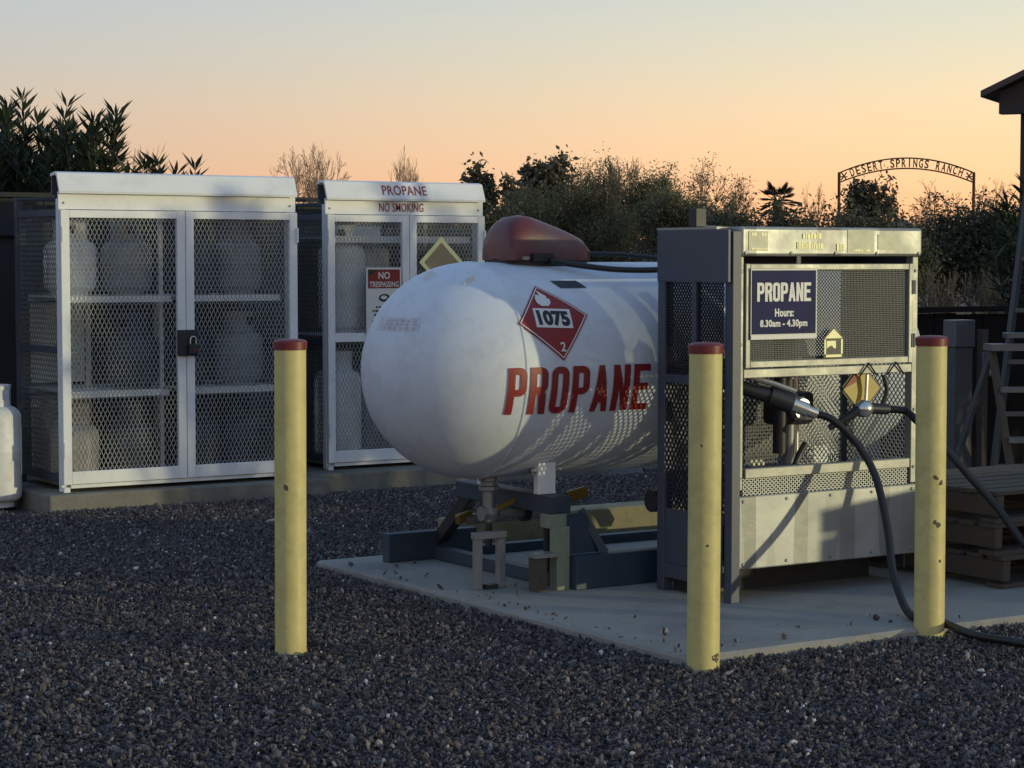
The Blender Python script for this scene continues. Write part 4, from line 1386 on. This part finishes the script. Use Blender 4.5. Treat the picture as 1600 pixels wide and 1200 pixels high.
# amber diamond placard hanging in the lower opening
ap = thing('hazard_placard', 'amber diamond placard hanging under the hooks of the dispenser', 'placard', (6.125, FY + .02, .80))
for nm, m, r_, dy in (('plate', 'print_black', .118, 0), ('face', 'amber', .104, -.004)):
    k = [(6.125 - r_, .895), (6.125, .895 - r_), (6.125 + r_, .895), (6.125, .895 + r_)]
    b = MB()
    b.v = [(p[0], FY + .05 + dy, p[1]) for p in k] + [(p[0], FY + .053 + dy, p[1]) for p in k]
    b.f = [(0, 1, 2, 3), (7, 6, 5, 4)] + [(i, 4 + i, 4 + (i + 1) % 4, (i + 1) % 4) for i in range(4)]
    b.build(nm, m, ap)
tr_ = MB(); tr_.add([(6.125 - .104, FY + .0445, .895), (6.125 - .03, FY + .0445, .895 + .03), (6.125, FY + .0445, .999)], [(0, 1, 2)]); tr_.build('red_corner', 'red', ap)

# fill nozzles and hoses
nz1 = thing('filling_nozzle', 'dark filling nozzle with bright coupling lying in the lower dispenser opening', 'nozzle', (5.6, 6.80, .9))
b = MB(); b.tube([(5.44, 6.90, .945), (5.53, 6.86, .905), (5.60, 6.83, .885)], [.022, .03, .034], 12); b.build('grip', 'darkmetal', nz1, smooth=True)
b = MB(); b.tube([(5.60, 6.83, .885), (5.69, 6.795, .848)], .042, 12); b.build('barrel', 'darkmetal', nz1, smooth=True)
b = MB(); b.tube([(5.69, 6.795, .848), (5.755, 6.775, .822)], .030, 12); b.tube([(5.755, 6.775, .822), (5.80, 6.765, .805)], .022, 12); b.build('coupling', 'silver', nz1, smooth=True)
b = MB(); b.tube([(5.46, 6.84, .975), (5.60, 6.80, .935), (5.70, 6.78, .90)], .012, 8); b.build('lever', 'steel', nz1, smooth=True)
nz2 = thing('filling_nozzle', 'bright ball shaped filling nozzle below the amber placard', 'nozzle', (6.1, 6.80, .8))
b = MB(); b.lathe([(.001, -.04), (.025, -.034), (.038, -.012), (.038, .012), (.025, .034), (.001, .04)], 14, (6.075, 6.775, .815), 'X'); b.build('ball', 'silver', nz2, smooth='all')
b = MB(); b.tube([(6.10, 6.775, .815), (6.20, 6.765, .808)], .024, 10); b.build('neck', 'darkmetal', nz2, smooth=True)
b = MB(); b.tube([(6.045, 6.775, .81), (5.99, 6.80, .77), (5.93, 6.83, .735)], [.022, .018, .014], 10); b.build('spout', 'darkmetal', nz2, smooth=True)
b = MB(); b.tube([(6.08, 6.77, .84), (6.085, 6.768, .96)], .007, 8); b.build('lever', 'silver', nz2, smooth=True)
b = MB(); b.tube(spline([(6.17, 6.765, .83), (6.19, 6.76, .89), (6.175, 6.765, .955)], 5), .010, 8); b.build('guard', 'darkmetal', nz2, smooth=True)

fh = spline([(5.80, 6.765, .805), (5.86, 6.72, .775), (5.94, 6.66, .675), (5.968, 6.58, .546), (5.915, 6.45, .362), (5.82, 6.31, .20),
             (5.77, 6.20, .095), (5.72, 6.10, .060), (5.70, 6.03, .056), (5.72, 5.93, .054), (5.70, 5.74, .036), (5.74, 5.60, .03), (5.78, 5.42, .03), (5.95, 5.2, .03)], 8)
tag(MB().tube(fh, .0165, 10).build('filling_hose', 'black', smooth='all'), 'black filling hose looping down to the pad and behind the right bollard', 'hose', 'filling hoses')
fh = spline([(6.20, 6.765, .808), (6.26, 6.72, .80), (6.26, 6.65, .765), (6.296, 6.50, .643), (6.347, 6.40, .527), (6.396, 6.30, .413), (6.445, 6.20, .273),
             (6.52, 6.08, .13), (6.66, 5.95, .06), (6.95, 5.75, .05), (7.3, 5.6, .03)], 8)
tag(MB().tube(fh, .0165, 10).build('filling_hose', 'black', smooth='all'), 'black filling hose slanting down to the right in front of the pallets', 'hose', 'filling hoses')

# ------------------------------------------------------------------ pallets
_pal = {}


def pallet(x, y, z, rot, label):
    if not _pal:
        b = MB(); b.box(-.5, .5, -.048, .048, -.009, .009); _pal['board'] = b.mesh('board')
        b = MB(); b.box(-.02, .02, -.42, .42, -.042, .042); _pal['stringer'] = b.mesh('stringer')
        for m_ in _pal.values():
            m_.materials.append(M['pallet'])
    t = thing('pallet', label, 'pallet', (x, y, z), 'wooden pallets by the dispenser')
    t.rotation_euler.z = rot
    for i in range(7):
        o = bpy.data.objects.new('board', _pal['board']); COL.objects.link(o); o.parent = t
        o.location = (rng.uniform(-.006, .006), -.372 + i * .124, .129 + rng.uniform(-.001, .001))
    for i in range(3):
        o = bpy.data.objects.new('board', _pal['board']); COL.objects.link(o); o.parent = t
        o.location = (0, -.372 + i * .372, .0095)
    for i in range(3):
        o = bpy.data.objects.new('stringer', _pal['stringer']); COL.objects.link(o); o.parent = t
        o.location = (-.475 + i * .475, 0, .0695 + .006)
    return t


def wloc3(x, y, z):
    return (x, y, z)


names = ('bottom', 'second', 'third')
for i in range(3):
    pallet(7.06 + rng.uniform(-.012, .012), 6.88 + rng.uniform(-.015, .015), PADZ + .0006 + i * .1395, rng.uniform(-.015, .015),
           '%s wooden pallet of the three stacked right of the dispenser' % ('lowest', 'middle', 'topmost')[i])
for i in range(4):  # unseen pile, added to shade the lower dispenser panel
    pallet(7.88 + rng.uniform(-.015, .015), 5.42 + rng.uniform(-.015, .015), .016 + i * .1395, PI / 2 + rng.uniform(-.02, .02),
           '%s wooden pallet of the unseen pile added for shade beyond the right picture edge' % ('lowest', 'second', 'third', 'topmost')[i])
# pale tags on the lowest pallets
for i, (y_, ) in enumerate(((6.80,), (6.52,))):
    pass

# ------------------------------------------------------------------ yard things at the right edge
lw = thing('board_wall', 'low blackened board wall behind the pallets at the right', 'wall', (10.5, 9.8, 0))
x = 8.95
i = 0
while x < 13.4:
    wd = rng.uniform(.18, .24)
    b = MB(); b.box(x, x + wd, 9.8 + (i % 2) * .006, 9.83 + (i % 2) * .006, 0, 1.10 + rng.uniform(-.012, .012)); b.build('board', 'darkwood', lw)
    x += wd + .008; i += 1
b = MB(); b.box(8.95, 13.4, 9.76, 9.86, 1.116, 1.15); b.build('cap_rail', 'darkwood', lw)

sp1 = thing('steel_post', 'grey steel post with a pale cap behind the right bollard', 'post', (8.60, 8.80, 0))
b = MB(); b.box(8.535, 8.675, 8.76, 8.84, 0, .95); b.build('channel', 'darksteel', sp1, bevel=.004)
b = MB(); b.box(8.528, 8.682, 8.75, 8.85, .951, 1.105); b.build('cap', 'aluminium', sp1, bevel=.004)
sp2 = thing('steel_post', 'thin rusty angle post beside the grey steel post', 'post', (8.75, 8.78, 0))
b = MB(); b.box(8.735, 8.775, 8.74, 8.75, 0, 1.05); b.build('flange', 'pallet', sp2)
b = MB(); b.box(8.736, 8.744, 8.751, 8.79, 0, 1.05); b.build('flange', 'pallet', sp2)
b = MB(); b.box(8.72, 8.79, 8.72, 8.739, .78, .92); b.build('clamp', 'aluminium', sp2, bevel=.004)

# leaning ladder and step ladder, both cut by the picture edge
ld = thing('ladder', 'aluminium ladder leaning against the dark wall at the right picture edge', 'ladder', (9.0, 8.9, 0))
A = px(1574, 560, 12.4); B = px(1612, 250, 12.6)
dirL = (B - A).normalized()
foot = A - dirL * (A.z / dirL.z)
topL = A + dirL * ((2.3 - A.z) / dirL.z)
side = Vector((.30, -.16, 0))
for o_ in (Vector((0, 0, 0)), side):
    b = MB(); b.bar(foot + o_, topL + o_, .028, .05); b.build('rail', 'darksteel', ld)
for i in range(7):
    p = foot.lerp(topL, (i + .8) / 7.6)
    b = MB(); b.bar(p, p + side, .03, .025); b.build('rung', 'aluminium', ld)
sl = thing('step_ladder', 'battered step ladder with wide treads behind the pallets', 'step ladder', (8.6, 8.2, 0))
a0 = px(1550, 548, 11.6); a1 = px(1582, 750, 11.3)
sd_ = Vector((.36, -.20, 0))
dl = (a1 - a0).normalized(); ft = a0 + dl * (-a0.z / dl.z)
for o_ in (Vector((0, 0, 0)), sd_):
    b = MB(); b.bar(a0 + o_ + Vector((0, 0, .0)), ft + o_, .03, .045); b.build('rail', 'pallet', sl)
bk = Vector((.10, .5, 0))
for o_ in (Vector((0, 0, 0)), sd_):
    b = MB(); b.bar(a0 + o_, Vector((a0.x, a0.y, 0)) + o_ + bk, .025, .035); b.build('rear_leg', 'darksteel', sl)
for k_ in (.22, .50, .78):
    p = a0.lerp(ft, k_) + Vector((0, 0, 0))
    b = MB(); b.bar(p, p + sd_, .12, .025); b.build('tread', 'aluminium', sl)
b = MB(); b.bar(a0 - sd_ * .06 + Vector((0, 0, .02)), a0 + sd_ * 1.06 + Vector((0, 0, .02)), .18, .035); b.build('top_plate', 'aluminium', sl)
b = MB()
p = px(1570, 524, 11.7); b.bar(p, p + sd_, .10, .03)
tag(b.build('shelf_plank', 'aluminium', bevel=.003), 'pale plank lying above the step ladder at the right edge', 'plank')

# ------------------------------------------------------------------ building with a gabled porch at the right
bd = thing('ranch_building', 'dark gabled porch building cut by the right picture edge', 'building', (12.10, 12.10, 0))
ex, ey = 12.10, 12.10
pitch = .46
rid = 16.3
zb_ = 2.59
b = MB()                                                    # gable board: flat bottom, pitched top
zt0 = 2.76
b.v = [(ex, ey, zb_), (2 * rid - ex, ey, zb_), (2 * rid - ex, ey, zt0), (rid, ey, zt0 + (rid - ex) * pitch), (ex, ey, zt0)]
b.v += [(x_, y_ + .12, z_) for x_, y_, z_ in b.v]
b.f = [(0, 1, 2, 3, 4), (9, 8, 7, 6, 5)] + [(i, 5 + i, 5 + (i + 1) % 5, (i + 1) % 5) for i in range(5)]
b.build('gable_board', 'eave', bd)
for sgn in (1, -1):
    b = MB()
    x_e = ex - .12 if sgn == 1 else 2 * rid - ex + .12
    ze = zt0 + .012 - .12 * pitch
    zr = zt0 + .012 + (rid - ex) * pitch
    b.v = [(x_e, ey - .12, ze), (x_e, ey + 6, ze), (rid, ey + 6, zr), (rid, ey - .12, zr)]
    b.v += [(x_, y_, z_ + .05) for x_, y_, z_ in b.v]
    b.f = [(0, 1, 2, 3), (7, 6, 5, 4)] + [(i, 4 + i, 4 + (i + 1) % 4, (i + 1) % 4) for i in range(4)]
    b.build('roof', 'roof', bd)
for x_ in (12.245, 16.2, 20.0):
    b = MB(); b.box(x_, x_ + .15, ey - .0 + .125, ey + .27, 0, zb_ + .1); b.build('post', 'eave', bd, bevel=.005)
b = MB(); b.box(12.9, 19.8, ey + 2.2, ey + 5.9, 0, 2.7); b.build('wall', 'eave', bd)
b = MB(); b.box(ex + .02, 2 * rid - ex - .02, ey + .125, ey + 5.9, 2.72, 2.745); b.build('porch_ceiling', 'eave', bd)
b = MB(); b.box(14.0, 14.9, ey + 2.16, ey + 2.199, 0, 2.05); dr = b.build('door', 'darkwood', bd, bevel=.004)
b = MB(); b.lathe([(.03, 0), (.03, -.05), (.001, -.05)], 10, (14.82, ey + 2.158, 1.0), 'Y'); b.build('handle', 'steel', dr)

bd.location = (12.18, 12.05, 0)
bd.rotation_euler.z = math.radians(-57)

# ------------------------------------------------------------------ ranch gate arch
ag = thing('gate_arch', 'arched iron ranch gate sign reading DESERT SPRINGS RANCH', 'gate sign', (54.0, 58.1, 0))
AL = px(1310, 405, 78); AR = px(1520, 405, 78)
AL.z = AR.z = 0
ax = (AR - AL); AW = ax.length; ax.normalize(); an_ = Vector((ax.y, -ax.x, 0))
zpx = lambda v: CAM_H + (405 - v) / 3300.0 * 78


def arc(s, v_end, v_mid):
    k_ = 1 - (2 * s - 1) ** 2
    return AL + ax * (AW * s) + Vector((0, 0, zpx(v_end) + (zpx(v_mid) - zpx(v_end)) * k_))


for P_ in (AL, AR):
    b = MB(); b.tube([P_ + Vector((0, 0, -.2)), P_ + Vector((0, 0, zpx(270)))], .055, 8); b.build('post', 'iron', ag)
for ve, vm, nm in ((271, 248, 'upper_rail'), (286, 264, 'lower_rail')):
    b = MB(); b.tube([arc(i / 40, ve, vm) for i in range(41)], .030, 6); b.build(nm, 'iron', ag)
word = 'DESERT SPRINGS RANCH'
s0, s1 = .085, .915
for i, chx in enumerate(word):
    if chx == ' ':
        continue
    s = s0 + (s1 - s0) * (i + .5) / len(word)
    cw_ = (s1 - s0) * AW / len(word) * (.72 if chx != 'I' else .20)
    base_ = arc(s, 284.2, 262.2)
    tg = (arc(s + .01, 284.2, 262.2) - arc(s - .01, 284.2, 262.2)).normalized()
    upn = Vector((0, 0, 1)) - tg * tg.z
    upn.normalize()
    text('letter', chx, 'iron', ag, lambda S_, T_, D_, b0=base_, tg=tg, upn=upn, cw_=cw_: b0 + tg * (S_ - cw_ / 2) + upn * T_ - an_ * (D_ - .02), cw_, .31, .04, .02)
for s in (.035, .965):                                      # crossed brand marks at both ends
    c_ = arc(s, 279, 257)
    b = MB()
    b.bar(c_ + ax * -.10 + Vector((0, 0, -.14)), c_ + ax * .10 + Vector((0, 0, .14)), .045, .045)
    b.bar(c_ + ax * .10 + Vector((0, 0, -.14)), c_ + ax * -.10 + Vector((0, 0, .14)), .045, .045, )
    b.bar(c_ + ax * -.13 + Vector((0, 0, -.02)), c_ + ax * .13 + Vector((0, 0, -.02)), .04, .04)
    b.build('brand_mark', 'iron', ag)


# ------------------------------------------------------------------ vegetation
def leafmesh(P, D, Nn, L, W_):
    """many pointed leaves: P base points, D directions, Nn side vectors (numpy n x 3)"""
    n_ = len(P)
    L = np.asarray(L).reshape(-1, 1); W_ = np.asarray(W_).reshape(-1, 1)
    mid = P + D * L * .45
    drop = np.zeros_like(P); drop[:, 2] = -L[:, 0] * .10
    tip = P + D * L + drop
    V = np.stack([P, mid + Nn * W_, tip, mid - Nn * W_], 1).reshape(-1, 3)
    F_ = np.arange(n_ * 4).reshape(-1, 4)
    return V, F_


def np_mesh(name, V, F_):
    me = bpy.data.meshes.new(name)
    V = np.asarray(V, dtype=np.float32); F_ = np.asarray(F_, dtype=np.int32)
    me.vertices.add(len(V)); me.vertices.foreach_set('co', V.ravel())
    me.loops.add(F_.size); me.loops.foreach_set('vertex_index', F_.ravel())
    me.polygons.add(len(F_))
    me.polygons.foreach_set('loop_start', np.arange(0, F_.size, F_.shape[1], dtype=np.int32))
    me.update(calc_edges=True)
    me.validate()
    return me


def unit(a):
    return a / np.maximum(1e-9, np.linalg.norm(a, axis=1, keepdims=True))


def oleander(base, height, spread, nst, label, seed, leaf=.15, group='oleander shrubs', low=.22):
    g = np.random.default_rng(seed)
    t = thing('oleander_shrub', label, 'shrub', tuple(base), group)
    stems = MB()
    Ps, Ds = [], []
    for i in range(nst):
        a = g.uniform(0, 2 * PI); r_ = spread * math.sqrt(g.uniform(0, 1))
        h = height * g.uniform(.72, 1.0) * (1 - .28 * (r_ / spread) ** 2)
        b0 = np.array([.25 * r_ * math.cos(a), .25 * r_ * math.sin(a), 0])
        top = np.array([r_ * math.cos(a), r_ * math.sin(a), h])
        pts = []
        for k_ in range(8):
            u = k_ / 7
            p = b0 + (top - b0) * u
            p[:2] = b0[:2] + (top - b0)[:2] * u ** 1.6
            p += g.normal(0, .02, 3) * u
            pts.append(p)
        stems.tube([tuple(p + np.array(base)) for p in pts], [.014 - .010 * k_ / 7 for k_ in range(8)], 4, False)
        pts = np.array(pts)
        nw = int(23 * h / 2.4)
        for k_ in range(nw):
            u = low + (1 - low) * (k_ + 1) / nw
            f_ = u * 7; i0 = min(6, int(f_)); p = pts[i0] + (pts[i0 + 1] - pts[i0]) * (f_ - i0)
            d = pts[i0 + 1] - pts[i0]; d /= np.linalg.norm(d)
            nl = 4 if u < .93 else 7
            for q in range(nl):
                az = 2 * PI * q / nl + k_ * 1.1 + g.uniform(-.3, .3)
                o = np.array([math.cos(az), math.sin(az), 0])
                up_ = .75 if u > .93 else g.uniform(.15, .75)
                Ps.append(p); Ds.append(o * (1 - .45 * up_) + d * up_ * 1.1)
    P = np.array(Ps); D = unit(np.array(Ds))
    side = unit(np.cross(D, np.array([0, 0, 1.0]) + g.normal(0, .35, D.shape)))
    L = g.uniform(.7, 1.15, len(P)) * leaf
    V, F_ = leafmesh(P, D, side, L, L * .075)
    stems.build('stems', 'bark', t)
    link('crown', np_mesh('crown', V, F_), 'oleander', t)
    return t


def branches(b, p, d, ln, rad, depth, g, tips, spread=.55, nsub=3, upb=.12, minr=.006, shrink=.68, segs=3):
    pts = [p.copy()]; rs = [rad]
    for k_ in range(segs):
        d = d + g.normal(0, .11, 3); d[2] += upb * .3; d /= np.linalg.norm(d)
        p = p + d * ln / segs
        pts.append(p.copy()); rs.append(max(minr, rad * (1 - .38 * (k_ + 1) / segs)))
    b.tube([tuple(q) for q in pts], rs, 5 if rad > .03 else 3, False)
    if depth == 0:
        tips.append((p.copy(), d.copy()))
        return
    for q in range(nsub):
        nd = d + g.normal(0, spread, 3); nd[2] += upb
        nd /= np.linalg.norm(nd)
        st_ = pts[-1] if q < nsub - 1 else pts[-2]
        branches(b, st_.copy(), nd, ln * shrink * g.uniform(.75, 1.2), rs[-1] * .72, depth - 1, g, tips, spread, nsub, upb, minr, shrink, segs)
    if depth <= 2:
        tips.append((p.copy(), d.copy()))


def tree(name, label, cat, base, height, width, seed, leafm, nleaf=9000, leaf=.09, depth=4, clump=.30, trunk_h=.25, group=None, barem='bark', wdt=.35, minr=.008, spread=.55, upb=.12, nsub=3, stems=1, droop=0.0, flat=.8):
    """tapered trunk and limbs, leaves spread in clumps round the limb ends"""
    g = np.random.default_rng(seed)
    base = Vector(base)
    t = thing(name, label, cat, tuple(base), group)
    tb = MB(); lb = MB()
    tips = []
    for s in range(stems):
        th = height * trunk_h * g.uniform(.85, 1.15)
        a = g.uniform(0, 2 * PI)
        lean = .10 if stems == 1 else .5
        d = np.array([math.cos(a) * lean * g.uniform(.3, 1), math.sin(a) * lean * g.uniform(.3, 1), 1.0]); d /= np.linalg.norm(d)
        r0 = height * .022
        p = np.zeros(3); q = p + d * th
        tb.tube([tuple(p + np.array([0, 0, -.05])), tuple(p + d * th * .5 + g.normal(0, .01, 3)), tuple(q)], [r0, r0 * .85, r0 * .75], 7, False)
        for k_ in range(3):
            nd = d + g.normal(0, spread * .9, 3); nd[2] = abs(nd[2]) + .25; nd /= np.linalg.norm(nd)
            branches(lb, q.copy(), nd, height * .30, r0 * .6, depth - 1, g, tips, spread, nsub, upb, minr)
    V = np.array(lb.v)
    # scale the limbs to the wanted outline
    top = np.percentile(V[:, 2], 99.5); rad = np.percentile(np.hypot(V[:, 0], V[:, 1]), 98)
    z0 = height * trunk_h * .9
    sz = (height - z0) / max(.1, top - z0); sr = (width / 2) / max(.1, rad)

    def fit(v):
        v = np.array(v, dtype=float)
        k_ = np.clip(v[..., 2:3] / max(.01, z0), 0, 1)
        o = v.copy()
        o[..., 0:2] = v[..., 0:2] * (1 + (sr - 1) * k_)
        o[..., 2] = np.where(v[..., 2] > z0, z0 + (v[..., 2] - z0) * sz, v[..., 2])
        return o
    off = np.array(base)
    lb.v = [tuple(q) for q in (fit(V) + off)]
    tb.v = [tuple(q) for q in (fit(tb.v) + off)]
    tb.build('trunk', barem, t, smooth='all')
    T = fit([q[0] for q in tips])
    if leafm is None:
        lb.build('crown', barem, t)
        return t
    lb.build('limbs', barem, t)
    ci = g.integers(0, len(T), nleaf)
    dens = g.uniform(.4, 1.3, len(T))
    P = T[ci] + g.normal(0, 1, (nleaf, 3)) * (clump * dens[ci] * np.array([[1], [1], [flat]]).T.reshape(1, 3).repeat(nleaf, 0).T).T if False else T[ci] + g.normal(0, 1, (nleaf, 3)) * (clump * dens[ci])[:, None] * np.array([1, 1, flat])
    P[:, 2] = np.maximum(P[:, 2], .05)
    D = unit(g.normal(0, 1, (nleaf, 3)) + np.array([0, 0, -droop]))
    sd2 = unit(np.cross(D, g.normal(0, 1, (nleaf, 3))))
    L = g.uniform(.6, 1.3, nleaf) * leaf
    Vl, Fl = leafmesh(P, D, sd2, L, L * wdt * .5)
    link('crown', np_mesh('crown', Vl, Fl), leafm, t)
    return t


def gnd(u, d):
    p = px(u, 405, d)
    return (p.x, p.y, 0)


def top(v, d):
    return CAM_H + (405 - v) / 3300.0 * d


# oleanders behind the fence at the left
oleander(gnd(60, 16.2), top(156, 16.2), .74, 150, 'tall oleander shrub behind the fence at the upper left', 21, .185)
oleander(gnd(-40, 16.8), top(152, 16.8), .78, 120, 'oleander shrub cut by the left picture edge', 22, .185)
oleander(gnd(150, 15.6), top(150, 15.6), .50, 56, 'loose oleander shrub with long arching leaves left of the cage hood', 23, .20)
oleander(gnd(268, 15.8), top(226, 15.8), .40, 22, 'low oleander tips showing over the wide cage hood', 24, .18)
# oleanders at the right, plus an unseen hedge added to shade the cages
oleander(gnd(1640, 15.0), top(235, 15.0), .45, 46, 'oleander shrub before the porch at the right picture edge', 25, .16)
for i, (x_, y_, h_) in enumerate(((9.25, 7.0, 2.42), (9.95, 6.85, 2.45), (10.65, 6.75, 2.35), (11.4, 6.65, 2.5), (12.15, 6.5, 2.45), (12.95, 6.35, 2.4), (13.75, 6.25, 2.4))):
    oleander((x_, y_, 0), h_, .60, 46, 'oleander %s in the added shade hedge beyond the right picture edge' % ('first', 'second', 'third', 'fourth', 'fifth', 'sixth', 'seventh')[i], 30 + i, .17, 'added shade hedge to the right', (.66, .56, .46, .36, .36, .36, .36)[i])

GT = 'trees behind the yard'
# leafless trees over the cages
tree('bare_tree', 'leafless pale tree showing over the gap between the cages', 'tree', gnd(490, 42), top(238, 42), 2.1, 41, None, depth=6, barem='twig', group=GT, minr=.006, spread=.5, stems=3)
tree('bare_tree', 'thin leafless tree above the lettered cage hood', 'tree', gnd(655, 46), top(246, 46), 1.6, 42, None, depth=6, barem='twig', group=GT, minr=.005, spread=.35, upb=.3, stems=2)
tree('bare_tree', 'faint leafless twigs behind the left oleanders', 'tree', gnd(215, 46), top(232, 46), 1.6, 43, None, depth=5, barem='twig', group=GT, minr=.005, spread=.4, upb=.3)
# dark leafy trees
tree('leafy_tree', 'dark ragged tree rising right of the lettered cage', 'tree', gnd(748, 44), top(268, 44), .85, 44, 'euc', 2600, .15, depth=4, clump=.10, group=GT, trunk_h=.45, wdt=.5)
tree('leafy_tree', 'short dark tree behind the tank hood', 'tree', gnd(795, 43), top(288, 43), .85, 45, 'euc', 2200, .14, depth=4, clump=.10, group=GT, trunk_h=.45, wdt=.5)
tree('leafy_tree', 'tallest dark round topped tree above the tank', 'tree', gnd(865, 44), top(258, 44), 1.25, 46, 'euc', 4200, .14, depth=4, clump=.13, group=GT, trunk_h=.35, wdt=.5)
# olive green mass
for i, (u, v, d, wd, lab) in enumerate((
        (815, 315, 40, 1.7, 'low olive green bush directly behind the tank hood'),
        (900, 280, 39, 2.4, 'broad olive green tree behind the tank'),
        (990, 272, 41, 2.4, 'feathery olive green tree left of the dispenser'),
        (1075, 308, 38, 2.0, 'low olive green bush behind the dispenser'))):
    tree('palo_verde_tree', lab, 'tree', gnd(u, d), top(v, d), wd, 50 + i, 'olive', 34000, .058, depth=5, clump=.15, group=GT, trunk_h=.10, stems=4, wdt=.35, upb=.3)
tree('bare_tree', 'wispy half bare tree rising above the olive trees', 'tree', gnd(955, 43), top(252, 43), 1.9, 58, None, depth=6, barem='twig', group=GT, minr=.006, spread=.4, upb=.3)
tree('bare_tree', 'wide leafless tree above the dispenser', 'tree', gnd(1120, 46), top(258, 46), 2.1, 59, 'euc', 1400, .07, depth=6, barem='twig', clump=.14, group=GT, minr=.007, spread=.5)
tree('bare_tree', 'small leafless tree between the palm and the dark gate tree', 'tree', gnd(1270, 60), top(292, 60), 1.5, 60, None, depth=5, barem='twig', group=GT, minr=.007, spread=.4, upb=.3)
tree('leafy_tree', 'dark gate tree under the arch lettering', 'tree', gnd(1345, 62), top(290, 62), 1.5, 61, 'euc', 5200, .15, depth=4, clump=.15, group=GT, trunk_h=.18, wdt=.5)
tree('bare_tree', 'leafless tree right of the arch middle', 'tree', gnd(1475, 64), top(290, 64), 2.6, 62, None, depth=6, barem='twig', group=GT, minr=.007, spread=.5)
tree('bare_tree', 'leafless tree behind the right arch post', 'tree', gnd(1545, 66), top(285, 66), 2.2, 63, None, depth=6, barem='twig', group=GT, minr=.007, spread=.5)
# low dark scrub along the yard's far side
for i, (u, v, d, wd, lab) in enumerate((
        (1150, 338, 36, 1.7, 'dark bush behind the left half of the dispenser header'),
        (1235, 342, 36, 1.7, 'dark bush behind the right half of the dispenser header'),
        (1330, 340, 37, 1.7, 'dark bush under the gate tree'),
        (1400, 352, 38, 1.4, 'low dark bush below the distant hill'),
        (1468, 332, 40, 1.9, 'dark bush right of the dispenser'),
        (1545, 325, 40, 2.0, 'dark bush under the right arch post'),
        (1620, 318, 39, 2.0, 'dark bush behind the ladder at the right edge'),
        (700, 345, 36, 2.0, 'dark bush behind the lettered cage'),
        (770, 335, 36, 1.6, 'dark bush between the cage and the tank hood'))):
    tree('desert_shrub', lab, 'shrub', gnd(u, d), top(v, d), wd, 70 + i, 'olive2', 12000, .085, depth=4, clump=.17, group='dark shrubs behind the yard', trunk_h=.08, stems=4, wdt=.45)
for i, (u, v, d, wd) in enumerate(((1470, 425, 26, .9), (1540, 428, 25, .9))):
    tree('dry_shrub', ('dry twiggy shrub before the dark hedge near the dispenser', 'dry twiggy shrub before the dark hedge near the ladder')[i], 'shrub', gnd(u, d), top(v, d), wd, 90 + i, None, depth=5, barem='drytwig', group='dry shrubs', minr=.004, spread=.4, trunk_h=.08, stems=4, upb=.3)

# fan palm
pm = thing('fan_palm', 'small fan palm behind the dispenser header', 'palm', gnd(1215, 52), GT)
pb_ = Vector(gnd(1215, 52))
hz = top(318, 52)
b = MB(); b.tube([pb_ + Vector((0, 0, -.05)), pb_ + Vector((.02, 0, hz * .5)), pb_ + Vector((0, .02, hz))], [.16, .13, .12], 9); b.build('trunk', 'bark', pm, smooth='all')
g = np.random.default_rng(5)
Ps, Ds, Ls = [], [], []
stk = MB()
for i in range(30):
    az = g.uniform(0, 2 * PI); el = g.uniform(-.7, 1.2)
    d = Vector((math.cos(az) * math.cos(el), math.sin(az) * math.cos(el), math.sin(el)))
    p0 = pb_ + Vector((0, 0, hz)); p1 = p0 + d * g.uniform(.22, .36)
    stk.tube([p0, p1], [.014, .010], 3, False)
    sdv = d.cross(Vector((0, 0, 1))).normalized()
    for q in range(15):
        a = (q - 7) / 7 * 1.25
        dd = d * math.cos(a) + sdv * math.sin(a)
        Ps.append(tuple(p1 - pb_)); Ds.append(tuple(dd)); Ls.append(.33 * (1 - .18 * abs(q - 7) / 7))
stk.build('stalks', 'bark', pm)
P = np.array(Ps); D = unit(np.array(Ds)); L = np.array(Ls)
V, F_ = leafmesh(P, D, unit(np.cross(D, g.normal(0, 1, D.shape))), L, L * .07)
link('crown', np_mesh('crown', V, F_), 'palmleaf', pm)
